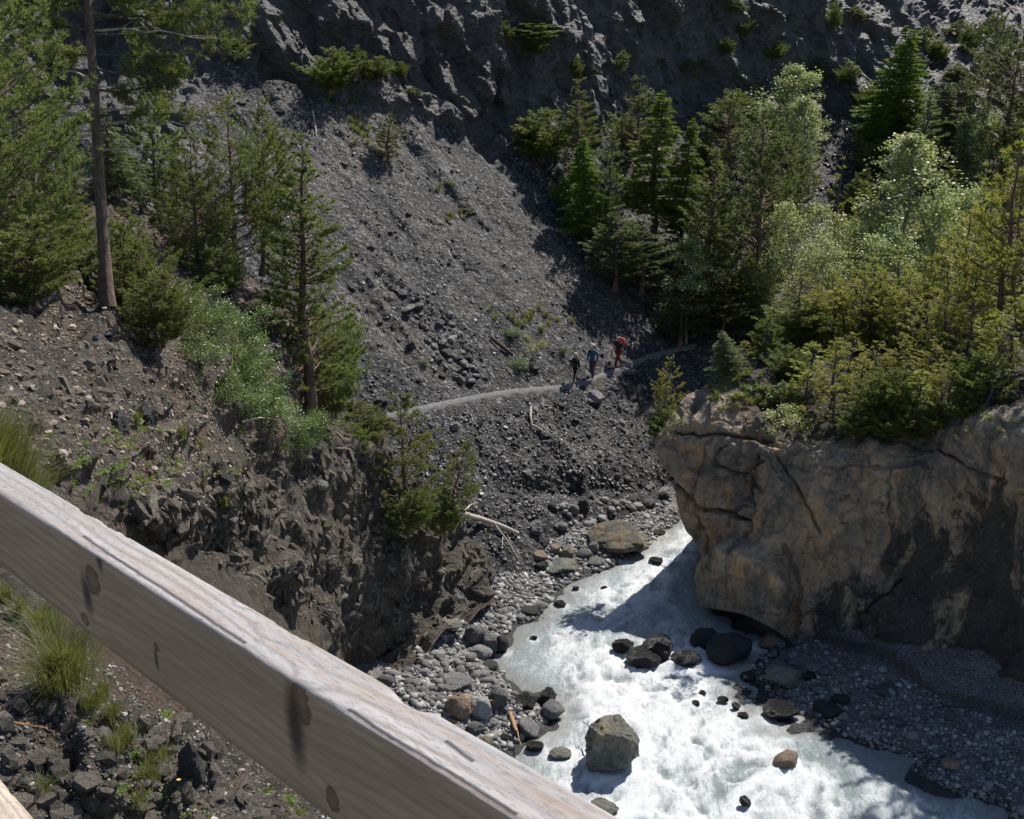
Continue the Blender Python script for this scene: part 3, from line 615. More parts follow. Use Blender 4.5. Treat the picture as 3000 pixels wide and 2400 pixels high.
# ------------------------------------------------------------ stones
def ico(sub):
    import bmesh
    bm = bmesh.new(); bmesh.ops.create_icosphere(bm, subdivisions=sub, radius=1.0)
    V = np.array([v.co[:] for v in bm.verts]); Fc = np.array([[v.index for v in f.verts] for f in bm.faces]); bm.free()
    return V, Fc
ICO = {k: ico(k) for k in (1, 2, 3, 4, 5)}
def rock_verts(sub, seed, angular=0.5, size=(1, 1, 1), rough=0.08, cuts=9):
    V, Fc = ICO[sub]; V = V.copy(); rg = np.random.RandomState(seed)
    for k in range(int(cuts)):                # chip flats off the ball
        n = rg.normal(size=3); n /= np.linalg.norm(n); h = rg.uniform(0.50, 0.86) + (1 - angular) * 0.16
        d = V @ n; V = V - np.where(d > h, (d - h) * (0.4 + 0.6 * angular), 0)[:, None] * n
    V = V * (1 + 0.22 * fbm(V * 0.9 + seed, 2, seed) + rough * fbm(V * 2.6 + seed, 4, seed + 3))[:, None]
    if sub > 2: V = V * (1 + (0.04 + 0.12 * angular) * facet(V * 1.9 + seed, seed + 7, 1.2, 40) + (0.01 + .05 * angular) * facet(V * 4.5 + seed, seed + 9, 1.2, 30) + 0.03 * fbm(V * 7, 3, seed))[:, None]
    V = V / np.abs(V).max(0)
    return V * np.array(size), Fc
def boulder(px, py, w, h, label, m, name='boulder', z=None, ang=0.5, sub=4, depth=None, sink=0.12, tilt=0, seed=None, group=None, rough=0.08, cuts=9, cat='boulder', only=None, rot=None):
    """px,py = middle of the stone in the photograph, w,h = its size there"""
    seed = seed if seed is not None else int(px * 7 + py) % 9973
    g_ = 1.28 if (m.startswith('wet') or m == 'dark') and 1700 < px < 2260 and 1780 < py < 1960 and w > 30 else 1.08
    w *= g_; h *= g_ * 1.06
    if z is not None: b = Vector(W(np.array(float(px)), np.array(py + h * 0.42), z).tolist())
    else:
        r = hit(px, py + h * 0.30, only); b = r[0]
        if b.z < -0.05 and py > 1400: b = Vector(W(np.array(float(px)), np.array(py + h * 0.42), -0.05).tolist())
    s = fdepth(b) / F; sw = w * s / 2; dep = (depth or 0.9) * sw
    al = math.atan2(CAM_Z - b.z, math.hypot(b.x, b.y))        # the sight line dips by this much here
    hh = max(0.25 * h * s, (h * s - 2 * dep * math.sin(al) * 0.75)) / (math.cos(al)) * 0.5
    hh = max(hh, 0.32 * sw) * (1 + sink)
    V, Fc = rock_verts(sub, seed, ang, (sw, dep, hh), rough, cuts)
    c, s_ = math.cos(R(tilt)), math.sin(R(tilt))
    V = V @ np.array([[c, 0, -s_], [0, 1, 0], [s_, 0, c]]).T
    me = mesh_np(name, V, Fc, ang < 0.75)
    o = obj(name, me, MT[m])
    o.location = (b.x, b.y + dep * 0.7, b.z + hh * (1 - 2 * sink) * 0.85)
    if z is None and b.z > 2: o.location = (b.x, b.y + dep * 0.3, b.z + hh * 0.35)
    WASH.append((b.x, b.y + dep * .7, sw, z is not None))
    return tag(o, label, cat, group)
WASH = []
Bd = boulder
# river boulders (z = level of the water they stand in)
Bd(1800, 2188, 156, 172, 'large blocky grey-green boulder with pale cracks standing in the rapids', 'green', z=0, ang=0.8, sub=5, seed=5, cuts=12, rough=0.05)
Bd(1815, 1573, 184, 110, 'big rounded ochre-topped boulder at the head of the gravel bank', 'ochre', z=0.1, ang=0.45, sub=5, seed=4)
Bd(1824, 1889, 56, 50, 'dark wet stone, leftmost of the row across the river', 'wet', z=0, ang=0.6, sub=4)
Bd(1888, 1925, 84, 62, 'low front lobe of the black double boulder in mid river', 'wet', z=0, ang=0.4, sub=4)
Bd(1924, 1900, 86, 84, 'tall black glistening boulder rising behind a lower lobe in mid river', 'wet', z=0, ang=0.45, sub=4)
Bd(1942, 1872, 40, 28, 'small smooth blue-black stone just behind the black double boulder', 'wet', z=0, ang=0.1)
Bd(2020, 1926, 84, 52, 'dark flat-topped boulder crossed by a thin white vein', 'wetvein', z=0, ang=0.8)
Bd(2138, 1900, 126, 92, 'largest dark boulder in the shaded water beneath the bluff', 'dark', z=0, ang=0.5, sub=5)
Bd(2066, 1870, 72, 60, 'dark rounded boulder with a small tan stone lying on top', 'dark', z=0, ang=0.5)
Bd(2254, 1880, 62, 40, 'tan oval stone at the foot of the bluff', 'tan', z=0.05, ang=0.2, tilt=25)
Bd(2307, 2228, 74, 56, 'lone brown boulder half in sun in the lower rapids', 'tan', z=0, ang=0.3, tilt=25)
Bd(1768, 2368, 88, 52, 'grey-green boulder awash at the bottom edge beyond the handrail', 'green', z=0, ang=0.6)
Bd(2185, 2350, 30, 40, 'small black stone breaking the white water at the bottom', 'wet', z=0, ang=0.7, tilt=30)
Bd(1645, 2212, 66, 34, 'low greenish boulder washed over left of the big blocky one', 'green', z=0, ang=0.3)
Bd(1568, 2185, 50, 36, 'small wet glinting stone in the eddy below the driftwood', 'wet', z=0, ang=0.6)
Bd(1640, 1768, 36, 18, 'small dark stone awash in the shallows, the upstream one', 'wet', z=0, ang=0.5)
Bd(1688, 1722, 0 + 22, 14, 'tiny dark stone poking through the pale water near a ripple', 'wet', z=0, ang=0.5)
Bd(1770, 1722, 20, 12, 'little wet stone just downstream of the ochre boulder', 'wet', z=0, ang=0.5)
Bd(1563, 1868, 22, 12, 'small smooth dark stone in calm milky water', 'wet', z=0, ang=0.1)
Bd(1925, 1642, 42, 20, 'dark rock under the white rapid beside the ochre boulder', 'wet', z=0, ang=0.5)
Bd(2040, 2180 - 120, 26, 18, 'wet brown stone, upper of the scattered line in mid river', 'wet', z=0, ang=0.6)
Bd(2058, 2030, 24, 16, 'dark wet pebble pair at the edge of the shadow in mid river', 'wet', z=0, ang=0.6)
Bd(2120, 2050, 34, 18, 'glistening brown stone further down the mid-river line', 'wet', z=0, ang=0.6)
Bd(2155, 2068, 30, 24, 'black angular stone at the end of the mid-river line', 'wet', z=0, ang=0.8)
Bd(2180, 2095, 32, 20, 'low reddish stone just below the mid-river line', 'wet', z=0, ang=0.4)
Bd(2195, 1982, 46, 34, 'dark boulder carrying three pale pebbles at the shaded bank', 'dark', z=0, ang=0.6)
Bd(2190, 1957, 18, 12, 'pale pebble resting on the dark shaded boulder', 'pale', z=0.35, ang=0.1, cat='stone', name='stone')
Bd(2208, 1950, 14, 12, 'smallest pale pebble perched above the dark shaded boulder', 'pale', z=0.4, ang=0.1, cat='stone', name='stone')
Bd(2067, 1829, 15, 14, 'small round tan stone lying on the dark rounded boulder', 'tan', z=0.9, ang=0.1, cat='stone', name='stone')
# right bank, in the shade
Bd(2305, 1990, 120, 72, 'greenish folded boulder at the head of the shaded gravel bar', 'green', ang=0.7)
Bd(2285, 1952, 52, 28, 'flat grey-green stone above the folded boulder', 'grey', ang=0.3)
Bd(2468, 1990, 46, 32, 'light grey boulder in the middle of the shaded gravel bar', 'grey', ang=0.5)
Bd(2387, 1962, 42, 22, 'pale oval cobble behind the folded boulder', 'pale', ang=0.1)
Bd(2418, 1972, 28, 20, 'round cobble right of the pale oval cobble', 'grey', ang=0.1)
Bd(2375, 1985, 40, 26, 'dark grey stone pressed against the folded boulder', 'dark', ang=0.4)
Bd(2605, 2028, 56, 28, 'flat grey boulder under the gravel step', 'grey', ang=0.5)
Bd(2470, 2052, 60, 34, 'black boulder in the middle of the bar', 'dark', ang=0.6)
Bd(2430, 2088, 90, 50, 'long dark boulder at the water edge of the shaded bar', 'dark', ang=0.6)
Bd(2290, 2090, 110, 52, 'broad black rock slab awash beside the shaded bar', 'wet', z=0.02, ang=0.5)
Bd(2635, 2118, 42, 28, 'medium grey stone near the lower shaded bank', 'grey', ang=0.4)
Bd(2570, 2095, 34, 26, 'rounded stone beside the lower shaded gravel', 'grey', ang=0.2)
Bd(2745, 2187, 28, 20, 'whitest stone on the lower shaded bank', 'pale', ang=0.4)
Bd(2795, 2245, 56, 30, 'flat brownish stone at the lower shaded water edge', 'tan', ang=0.4)
Bd(2300, 1930, 34, 22, 'rounded grey stone near the start of the gravel step', 'grey', ang=0.2)
Bd(2330, 1945, 34, 20, 'small flat stone between grey cobbles under the step', 'grey', ang=0.2)
# near left bank
Bd(1350, 2085, 88, 100, 'tan-brown boulder with a small hollow behind the handrail', 'tan', ang=0.4, sub=5, seed=12)
Bd(1330, 2008, 104, 62, 'grey slab-sided boulder on the white cobbles', 'grey', ang=0.75)
Bd(1410, 2088, 62, 78, 'whitish boulder pressed against the tan-brown one', 'pale', ang=0.6)
Bd(1452, 2062, 66, 86, 'pointed dark grey boulder right of the whitish one', 'grey', ang=0.85)
Bd(1526, 2060, 78, 62, 'dark wet block with a shining corner at the bank end', 'wet', z=0.05, ang=0.8)
Bd(1567, 2052, 36, 30, 'small brown wet stone between the dark block and the black one', 'wet', z=0.05, ang=0.3)
Bd(1602, 2042, 58, 56, 'black jagged stone behind the pinkish oval one', 'wet', z=0.05, ang=0.8)
Bd(1618, 2080, 70, 60, 'pinkish grey oval boulder at the tip of the left bank', 'grey', z=0.05, ang=0.15)
Bd(1556, 2138, 88, 50, 'long tilted grey stone lying half in the eddy', 'grey', z=0.02, ang=0.25, tilt=-38)
Bd(1444, 2119, 36, 28, 'small round white stone beside the driftwood stick', 'pale', ang=0.1)
Bd(1394, 2142, 56, 52, 'grey boulder below the tan-brown one', 'grey', ang=0.4)
Bd(1335, 2140, 50, 40, 'pale stone half hidden by the handrail', 'pale', ang=0.3)
Bd(1422, 2178, 44, 36, 'greenish stone nearest the handrail', 'green', ang=0.4)
Bd(1480, 2165, 46, 34, 'dark brownish wet stone in the eddy shallows', 'wet', z=0.02, ang=0.5)
Bd(1500, 2110, 40, 26, 'wet stone under the driftwood stick', 'wet', z=0.02, ang=0.4)
Bd(1455, 2150, 30, 18, 'small flat pale stone below the round white one', 'pale', ang=0.2)
Bd(1394, 1868, 66, 72, 'tall rounded grey boulder under the gorge wall', 'grey', ang=0.35, sub=4)
Bd(1442, 1893, 60, 60, 'dark grey rounded boulder at the water, middle of three', 'grey', ang=0.3)
Bd(1470, 1884, 40, 62, 'narrow dark boulder standing in the water beside two grey ones', 'dark', z=0.0, ang=0.3)
Bd(1412, 1916, 66, 46, 'pale-topped boulder in front of the three rounded ones', 'pale', ang=0.3)
Bd(1432, 1955, 54, 26, 'flat brown wet stone at the shore below the pale-topped boulder', 'dark', ang=0.4)
Bd(1390, 1955, 34, 22, 'small pale cobble next to the flat brown stone', 'pale', ang=0.2)
Bd(1550, 1796, 58, 27, 'dark flat boulder leaning under a grey slab at the shore', 'dark', ang=0.4)
Bd(1580, 1785, 46, 34, 'grey leaning slab at the shore by the cobble beach', 'grey', ang=0.5, tilt=32)
Bd(1520, 1815, 40, 14, 'greenish flat stone at the edge of the cobble beach', 'green', ang=0.3)
Bd(1322, 1838, 60, 26, 'rounded greenish boulder under the end of the gorge wall', 'green', ang=0.3)
Bd(1640, 1674, 98, 38, 'striped grey-green slab at the water edge', 'green', ang=0.8)
Bd(1582, 1662, 48, 34, 'dark angular block left of the striped slab', 'dark', ang=0.8)
Bd(1620, 1612, 46, 38, 'light ochre angular stone above the striped slab', 'tan', ang=0.85)
Bd(1578, 1632, 56, 36, 'pinkish flat slab at the foot of the scree', 'tan', ang=0.85)
Bd(1662, 1622, 46, 42, 'ochre-sided block with a shaded face', 'ochre', ang=0.85)
Bd(1711, 1626, 48, 36, 'smooth blue-grey boulder left of the ochre-topped one', 'grey', ang=0.1)
Bd(1738, 1610, 32, 40, 'small grey stone leaning beside the ochre-topped boulder', 'grey', ang=0.4)
Bd(1745, 1650, 56, 24, 'low greenish stone at the water under the ochre-topped boulder', 'green', ang=0.3)
Bd(1571, 1555, 46, 50, 'grey-green angular boulder at the foot of the scree', 'slate_pale', ang=0.8)
Bd(1593, 1592, 36, 26, 'dark block just below the grey-green angular boulder', 'dark', ang=0.8)
Bd(1645, 1545, 36, 28, 'light grey rounded boulder on the upper gravel bank', 'grey', ang=0.3)
Bd(1683, 1496, 28, 32, 'upright pale boulder on the upper bank', 'grey', ang=0.4)
Bd(1712, 1486, 34, 42, 'dark upright boulder on the upper bank', 'dark', ang=0.6)
Bd(1655, 1481, 22, 18, 'small pale stone left of the upright boulders', 'pale', ang=0.4)
Bd(1615, 1488, 26, 30, 'dark stone at the foot of the undercut scree', 'dark', ang=0.6)
Bd(1722, 1535, 24, 18, 'round pale stone behind the ochre-topped boulder', 'pale', ang=0.1)
Bd(1772, 1466, 26, 20, 'pale rounded stone, first in the row by the undercut', 'pale', ang=0.2)
Bd(1800, 1477, 30, 22, 'pale flat-topped stone in the row by the undercut', 'pale', ang=0.4)
Bd(1826, 1472, 22, 18, 'small light stone in the row by the undercut', 'pale', ang=0.2)
Bd(1868, 1482, 30, 18, 'long light stone in the row by the undercut', 'pale', ang=0.2)
Bd(1898, 1477, 44, 32, 'biggest grey stone in the row by the undercut', 'grey', ang=0.4)
Bd(1960, 1494, 28, 16, 'pale flat stone near the far water edge', 'pale', ang=0.3)
Bd(1945, 1455, 34, 28, 'dark stone under the far foot of the bluff', 'dark', ang=0.5)
Bd(1932, 1560, 36, 20, 'black wet stone right of the ochre-topped boulder', 'wet', z=0.0, ang=0.4)
# stones on the scree
Bd(1835, 1084, 54, 22, 'flat grey slab lying on the path behind the last hiker', 'slate_pale', ang=0.85)
Bd(1738, 1160, 54, 46, 'large split pale boulder below the path', 'slate_pale', ang=0.9, seed=77)
Bd(1330, 1245, 32, 27, 'lone pale block below the left part of the path', 'slate_pale', ang=0.8)
Bd(1777, 1194, 14, 12, 'small white stone below the split boulder', 'pale', ang=0.7)
Bd(1802, 1140, 24, 18, 'dark stone right of the split boulder', 'slate', ang=0.8)
Bd(1195, 904, 52, 20, 'long pale slab high on the rubble streak', 'slate_pale', ang=0.9, tilt=18)
Bd(1300, 934, 30, 36, 'upright grey block in the rubble streak', 'slate', ang=0.9)
Bd(1318, 920, 26, 22, 'bright tilted stone at the top of the rubble streak', 'pale', ang=0.9)
Bd(1322, 948, 26, 18, 'pale stone in the middle of the rubble streak', 'slate_pale', ang=0.8)
Bd(1320, 990, 52, 24, 'brightest flat slab of the rubble streak', 'pale', ang=0.9, tilt=20)
Bd(1352, 1031, 40, 18, 'pale flat slab under the brightest one', 'slate_pale', ang=0.85)
Bd(1306, 1030, 36, 30, 'dark rounded boulder in the rubble streak', 'slate', ang=0.6)
Bd(1204, 1010, 24, 32, 'dark upright stone left of the rubble streak', 'slate', ang=0.8)
Bd(1394, 1098, 28, 16, 'grey stone at the foot of the rubble streak, the upper one', 'slate_pale', ang=0.8)
Bd(1380, 1115, 28, 18, 'grey stone at the foot of the rubble streak, the lower one', 'slate_pale', ang=0.8)
Bd(1352, 1052, 26, 20, 'dark blocky stone under the pale flat slab', 'slate', ang=0.8)
Bd(1285, 1050, 28, 22, 'rounded dark stone beside the dark boulder', 'slate', ang=0.5)
Bd(1566, 1078, 34, 26, 'dark boulder by the end of the rotting log', 'slate', ang=0.7)
Bd(1541, 990, 22, 22, 'white-faced stone above the bushy plant', 'pale', ang=0.9)
Bd(1116, 1172, 44, 26, 'dark block on the scree by the left pine', 'slate', ang=0.9)
Bd(1645, 1185, 30, 14, 'flat dark stone under the middle of the path', 'slate', ang=0.8)
Bd(1568, 1203, 22, 14, 'dark stone beside the bleached branch', 'slate', ang=0.7)
Bd(820, 322, 30, 20, 'dark angular stone high on the scree', 'slate', ang=0.9)
Bd(1225, 870, 24, 16, 'tilted stone above the rubble streak', 'slate_pale', ang=0.9)
Bd(1375, 1045, 30, 16, 'small slab at the right of the rubble streak', 'slate', ang=0.9)
# rocks on the near hillside
for (x, y, w, h, lb, mm) in [(310, 975, 50, 26, 'grey angular rock below the tall pine', 'slate_pale'), (282, 990, 26, 26, 'pointed grey rock beside the angular one', 'slate_pale'),
        (388, 1330, 36, 22, 'grey half-buried rock among the leafy plants', 'slate_pale'), (655, 1400, 52, 44, 'dark blocky rock on the brow of the slope', 'slate'),
        (508, 1092, 18, 14, 'small white rock beside the green shrub', 'pale'), (402, 1312, 20, 12, 'small flat pink rock above the half-buried one', 'tan'),
        (300, 1420, 30, 36, 'dark rounded lump of rock above the handrail', 'slate'), (940, 1420, 44, 32, 'pale rounded rock lodged in the gorge wall', 'slate_pale'),
        (560, 2230, 70, 130, 'tall dark fractured block below the handrail', 'slate'), (315, 1975, 26, 14, 'light angular stone by the grass tuft', 'pale'),
        (535, 2260, 40, 40, 'small pale block beside the tall dark one', 'slate'), (165, 2102, 20, 16, 'tiny cream stone near the dry stick', 'pale'),
        (440, 1690, 44, 34, 'weathered lump of rock on the wall beyond the handrail', 'slate_pale'), (350, 1240, 60, 74, 'steep dark slab leaning on the outcrop', 'slate'), (430, 1215, 56, 60, 'second dark slab leaning right of the steep one', 'slate')]:
    Bd(x, y, w, h, lb, mm, name='rock', cat='rock', ang=0.9, only=('near_hillside', 'gorge_wall'), sink=0.3)

def scatter(n, poly, rng, only=None):
    xs = [p[0] for p in poly]; ys = [p[1] for p in poly]; out = []
    while n > 0:
        m = max(64, n * 2); x = rng.uniform(min(xs), max(xs), m); y = rng.uniform(min(ys), max(ys), m)
        k = inside(x, y, poly)
        for a, b in zip(x[k], y[k]):
            out.append((a, b)); n -= 1
            if n <= 0: break
    res = []
    for a, b in out:
        r = hit(a, b)
        if r and (only is None or r[3] in only): res.append((r[0], r[1], r[2]))
    return res
def joined_rocks(name, pts, sizes, rng, m, sub=1, ang=0.8, flat=0.6, label=None, cat='gravel', shade=False, sink=0.3, asp=1.0, lo=.6):
    protos = [rock_verts(sub, 300 + k, ang, (1, rng.uniform(lo, .95) * asp, flat * rng.uniform(.7, 1.2)), 0.12, 7) for k in range(10)]
    Vs, Fs, vals, o = [], [], [], 0
    for (p, n, d), s in zip(pts, sizes):
        V, Fc = protos[rng.randint(10)]
        a = rng.uniform(0, 6.283); t = rng.normal(0, 0.35, 2)
        M = (Matrix.Rotation(a, 3, 'Z') @ Matrix.Rotation(t[0], 3, 'X') @ Matrix.Rotation(t[1], 3, 'Y'))
        up = (n + Vector((0, 0, 0.8))).normalized(); Q = up.to_track_quat('Z', 'Y').to_matrix()
        A = np.array(Q @ M) * s
        Vs.append(V @ A.T + np.array(p) + np.array(up) * s * flat * sink); Fs.append(Fc + o); o += len(V)
        vals.append(np.full(len(V), rng.uniform()))
    me = mesh_np(name, np.concatenate(Vs), np.concatenate(Fs), shade); add_attr(me, 'leafv', np.concatenate(vals))
    o = obj(name, me, m); o['kind'] = 'stuff'
    return tag(o, label, cat)
def M_chips(name, lo, hi, rough=0.5, pw=2.2):
    m = NT(name); v = m.attr('leafv')
    m.col(m.mix(m.math('POWER', v, pw), lo, hi)); m.rough(rough); m.spec(0.35); m.bump(m.noise(m.pos(), 20, 5, 0.7), 0.5, 0.03); return m.m
mchip = M_chips('slate_chips', (0.015, 0.0145, 0.0143), (0.36, 0.35, 0.34), 0.42, 8.0)
mcob = M_chips('river_cobbles', (0.11, 0.105, 0.10), (0.42, 0.405, 0.39), 0.8)
msoil = M_chips('soil_stones', (0.115, 0.085, 0.062), (0.42, 0.35, 0.29), 0.8, 3.0)
msoil2 = M_chips('grey_soil_stones', (0.085, 0.078, 0.068), (0.42, 0.39, 0.35), 0.8, 3.5)
rng = np.random.RandomState(7)
screepoly = [(640, 190), (900, 270), (1180, 340), (1420, 500), (1560, 640), (1700, 780), (1920, 1020), (1960, 1480), (1600, 1500), (1430, 1640), (1380, 1620), (1100, 1300), (1080, 1180), (900, 800), (700, 480)]
def awaypath(L):
    return [r for r in L if abs(0) < 1]
pts = scatter(15000, screepoly, rng, ('scree_slope',))
pp = np.array([[1500 + F * p[0].x / fdepth(p[0]), 1200 - F * (p[0].y * sP + (p[0].z - CAM_Z) * cP) / fdepth(p[0])] for p in pts])
dpath = segdist(pp[:, 0], pp[:, 1], pathline)
pts = [p for p, d in zip(pts, dpath) if d > 13]
joined_rocks('scree_gravel', pts, 0.022 + 0.09 * rng.power(0.35, len(pts)) ** 3.5, rng, mchip, 1, 0.9, 0.5, 'angular dark slate chips covering the scree slope')
low = scatter(6000, [(1150, 1240), (1950, 1130), (1980, 1480), (1600, 1480), (1480, 1640), (1380, 1600), (1200, 1350)], rng, ('scree_slope',))
joined_rocks('scree_gravel', low, 0.03 + 0.11 * rng.power(0.35, len(low)) ** 3, rng, mchip, 1, 0.9, 0.6, 'coarse slate rubble below the path')
hl = scatter(3000, [(2300, 380), (2750, 150), (2850, 400), (2500, 900), (1900, 700), (1950, 480), (2150, 450)], rng, ('scree_slope', 'wooded_hillside', 'cliff'))
joined_rocks('scree_gravel', hl, 0.06 + 0.20 * rng.power(0.35, len(hl)) ** 2, rng, mchip, 1, 0.9, 0.5, 'slate rubble among the trees on the far hillside')
cobA = [(1100, 1990), (1230, 1880), (1330, 1810), (1400, 1740), (1500, 1620), (1560, 1500), (1960, 1450), (1990, 1520), (1900, 1600), (1840, 1640), (1650, 1730), (1570, 1810), (1470, 1860), (1470, 1990), (1510, 2030), (1620, 2100), (1480, 2200), (1300, 2120)]
cp = scatter(7500, cobA, rng, ('riverbank',)); cp = [c for c in cp if c[0].z > -0.03]
joined_rocks('river_cobbles', cp, 0.05 + 0.13 * rng.power(0.4, len(cp)) ** 1.6, rng, mcob, 1, 0.15, 0.6, 'pale rounded cobbles of the left gravel bank', shade=True)
cobR = [(2200, 1850), (2330, 1850), (2560, 1950), (2800, 2060), (3050, 2180), (3050, 2440), (2850, 2350), (2600, 2220), (2430, 2130), (2270, 2060), (2190, 1960)]
cr_ = scatter(5200, cobR, rng, ('riverbank',)); cr_ = [c for c in cr_ if c[0].z > -0.05]
joined_rocks('river_cobbles', cr_, 0.03 + 0.09 * rng.power(0.4, len(cr_)) ** 1.8, rng, mcob, 1, 0.3, 0.6, 'small grey cobbles of the shaded right bank', shade=True)
hs = scatter(5200, [(-20, 480), (330, 540), (560, 720), (830, 880), (1000, 1180), (900, 1300), (600, 1500), (0, 1340), ], rng, ('near_hillside', 'gorge_wall'))
joined_rocks('hillside_gravel', hs, np.array([0.0012 * h[2] for h in hs]) + 0.07 * rng.power(0.3, len(hs)) ** 3, rng, msoil, 1, 0.9, 0.5, 'loose stony litter on the near hillside')
hn = scatter(10000, [(-20, 1690), (980, 2400), (980, 2440), (-20, 2440)], rng, ('near_hillside', 'gorge_wall'))
joined_rocks('hillside_gravel', hn, 0.004 + 0.024 * rng.power(0.3, len(hn)) ** 2.6, rng, msoil2, 1, 0.9, 0.5, 'fine gravel on the slope below the handrail')
def M_wallblocks():
    m = NT('wall_blocks'); p = m.pos(); v = m.attr('leafv')
    c = m.mix(m.ramp(m.noise(p, 4.0, 10, 0.78, .5), [(0.36, 0), (0.62, 1)]), (0.050, 0.044, 0.038), (0.31, 0.265, 0.215))
    c = m.mix(m.math('MULTIPLY', v, 0.5), c, (0.17, 0.145, 0.115))
    m.col(c); m.rough(0.8); m.spec(0.3); m.bump(m.math('ADD', m.noise(p, 9, 9, 0.78), m.math('MULTIPLY', m.noise(p, 2.6, 6, .7), 2.0)), 1.0, 0.14); return m.m
mwall = M_wallblocks()
wl = scatter(3800, [(330, 1500), (480, 1380), (760, 1370), (900, 1330), (1010, 1250), (1120, 1280), (1300, 1500), (1430, 1640), (1400, 1760), (1180, 1970), (600, 1650)], rng, ('gorge_wall',))
joined_rocks('wall_rubble', wl, 0.05 + 0.34 * rng.power(0.5, len(wl)) ** 3.4, rng, mwall, 1, 1.0, 0.45, 'broken angular blocks jutting from the gorge wall', cat='rubble', sink=-.35, asp=.5, lo=.35)
wl = scatter(700, [(0, 960), (330, 1010), (480, 1150), (470, 1280), (180, 1280), (0, 1180)], rng, ('gorge_wall', 'near_hillside'))
joined_rocks('wall_rubble', wl, 0.03 + 0.20 * rng.power(0.5, len(wl)) ** 3.4, rng, mwall, 1, 1.0, 0.45, 'broken angular blocks of the outcrop under the tall pine', cat='rubble', sink=-.3, asp=.6, lo=.35)
wl = scatter(800, [(-20, 1900), (300, 2150), (500, 2080), (750, 2300), (980, 2420), (-20, 2420)], rng, ('gorge_wall', 'near_hillside'))
joined_rocks('wall_rubble', wl, 0.01 + 0.09 * rng.power(0.5, len(wl)) ** 3, rng, mwall, 1, 1.0, 0.7, 'dark angular blocks on the rocky ground below the handrail', cat='rubble')
# the larger stones one by one, sharing their meshes
def singles(name, poly, n, smin, smax, only, mats, label, group, ang, seed, flat=0.65, zmin=-9):
    rg = np.random.RandomState(seed); ms = []
    for k in range(6):
        V, Fc = rock_verts(2 if ang < 0.5 else 1, seed * 10 + k, ang, (1, rg.uniform(.65, .95), flat * rg.uniform(.8, 1.2)), 0.1, 7)
        me = mesh_np(name, V, Fc, ang < 0.5); me.materials.append(MT[mats[k % len(mats)]]); ms.append(me)
    c = 0
    for (p, nn, d) in scatter(n * 2, poly, rg, only):
        if c >= n or p.z < zmin: continue
        a = fdepth(p); q = (1500 + F * p.x / a, 1200 - F * (p.y * sP + (p.z - CAM_Z) * cP) / a)
        if segdist(np.array([q[0]]), np.array([q[1]]), pathline)[0] < 22: continue
        s = smin + (smax - smin) * rg.power(0.45) ** 1.5
        o = obj(name, ms[rg.randint(6)]); up = (nn + Vector((0, 0, 1))).normalized()
        o.rotation_mode = 'QUATERNION'; o.rotation_quaternion = up.to_track_quat('Z', 'Y') @ Matrix.Rotation(rg.uniform(0, 6.28), 4, 'Z').to_quaternion()
        o.scale = (s, s, s); o.location = p + up * s * flat * 0.35
        tag(o, label, name.replace('_', ' ').split()[-1], group); c += 1
singles('scree_stone', screepoly, 150, 0.12, 0.30, ('scree_slope',), ['slate', 'slate_pale', 'slate'], 'angular slate stone lying on the dark scree', 'angular stones scattered over the scree', 0.9, 31)
singles('scree_stone', [(1120, 820), (1260, 860), (1420, 1060), (1420, 1120), (1280, 1110), (1200, 960)], 60, 0.12, 0.32, ('scree_slope',), ['slate', 'slate_pale', 'slate_pale'], 'angular slate block in the rubble streak above the path', 'blocks of the rubble streak', 0.9, 32)
singles('scree_stone', [(1480, 1180), (1950, 1130), (1960, 1460), (1620, 1470), (1500, 1400)], 70, 0.10, 0.24, ('scree_slope',), ['slate', 'slate_pale', 'slate'], 'slate stone on the steep bank below the path', 'stones on the bank below the path', 0.9, 33)
singles('river_stone', [(1230, 1890), (1400, 1930), (1460, 2000), (1480, 2090), (1300, 2060), (1120, 2000)], 110, 0.14, 0.34, ('riverbank',), ['pale', 'pale', 'grey'], 'whitish cobble on the near gravel bank behind the handrail', 'cobbles of the near gravel bank', 0.3, 34, zmin=-0.02)
singles('river_stone', [(1330, 1810), (1450, 1700), (1620, 1700), (1560, 1800), (1440, 1850)], 80, 0.10, 0.2, ('riverbank',), ['pale', 'grey', 'pale'], 'rounded cobble on the beach under the gorge wall', 'cobbles of the beach under the gorge wall', 0.15, 35, zmin=-0.02)
singles('river_stone', [(1600, 1480), (1960, 1460), (1980, 1510), (1720, 1650), (1600, 1680)], 80, 0.12, 0.26, ('riverbank', 'scree_slope'), ['pale', 'grey', 'pale'], 'rounded stone on the gravel at the foot of the scree', 'stones at the foot of the scree', 0.3, 36, zmin=-0.02)
singles('river_stone', cobR, 110, 0.10, 0.24, ('riverbank',), ['grey', 'grey', 'pale'], 'grey stone on the shaded gravel bar under the bluff', 'stones of the shaded gravel bar', 0.35, 37, zmin=-0.02)

# ------------------------------------------------------------ trees and plants
def tube(pts, rad, k=6, cap=True):
    pts = np.array(pts, float); rad = np.array(rad, float); n = len(pts)
    t = np.gradient(pts, axis=0); t /= np.linalg.norm(t, axis=1, keepdims=True) + 1e-9
    ref = np.array([0, 0, 1.0]) if abs(t[0, 2]) < 0.8 else np.array([1.0, 0, 0])
    u = np.cross(t, ref); u /= np.linalg.norm(u, axis=1, keepdims=True) + 1e-9; v = np.cross(t, u)
    a = np.linspace(0, 2 * np.pi, k, endpoint=False)
    V = pts[:, None] + rad[:, None, None] * (np.cos(a)[None, :, None] * u[:, None] + np.sin(a)[None, :, None] * v[:, None])
    V = V.reshape(-1, 3); i = np.arange(n * k).reshape(n, k); j = np.roll(i, -1, 1)
    Fc = np.stack([i[:-1], i[1:], j[1:], j[:-1]], -1).reshape(-1, 4)
    return V, Fc
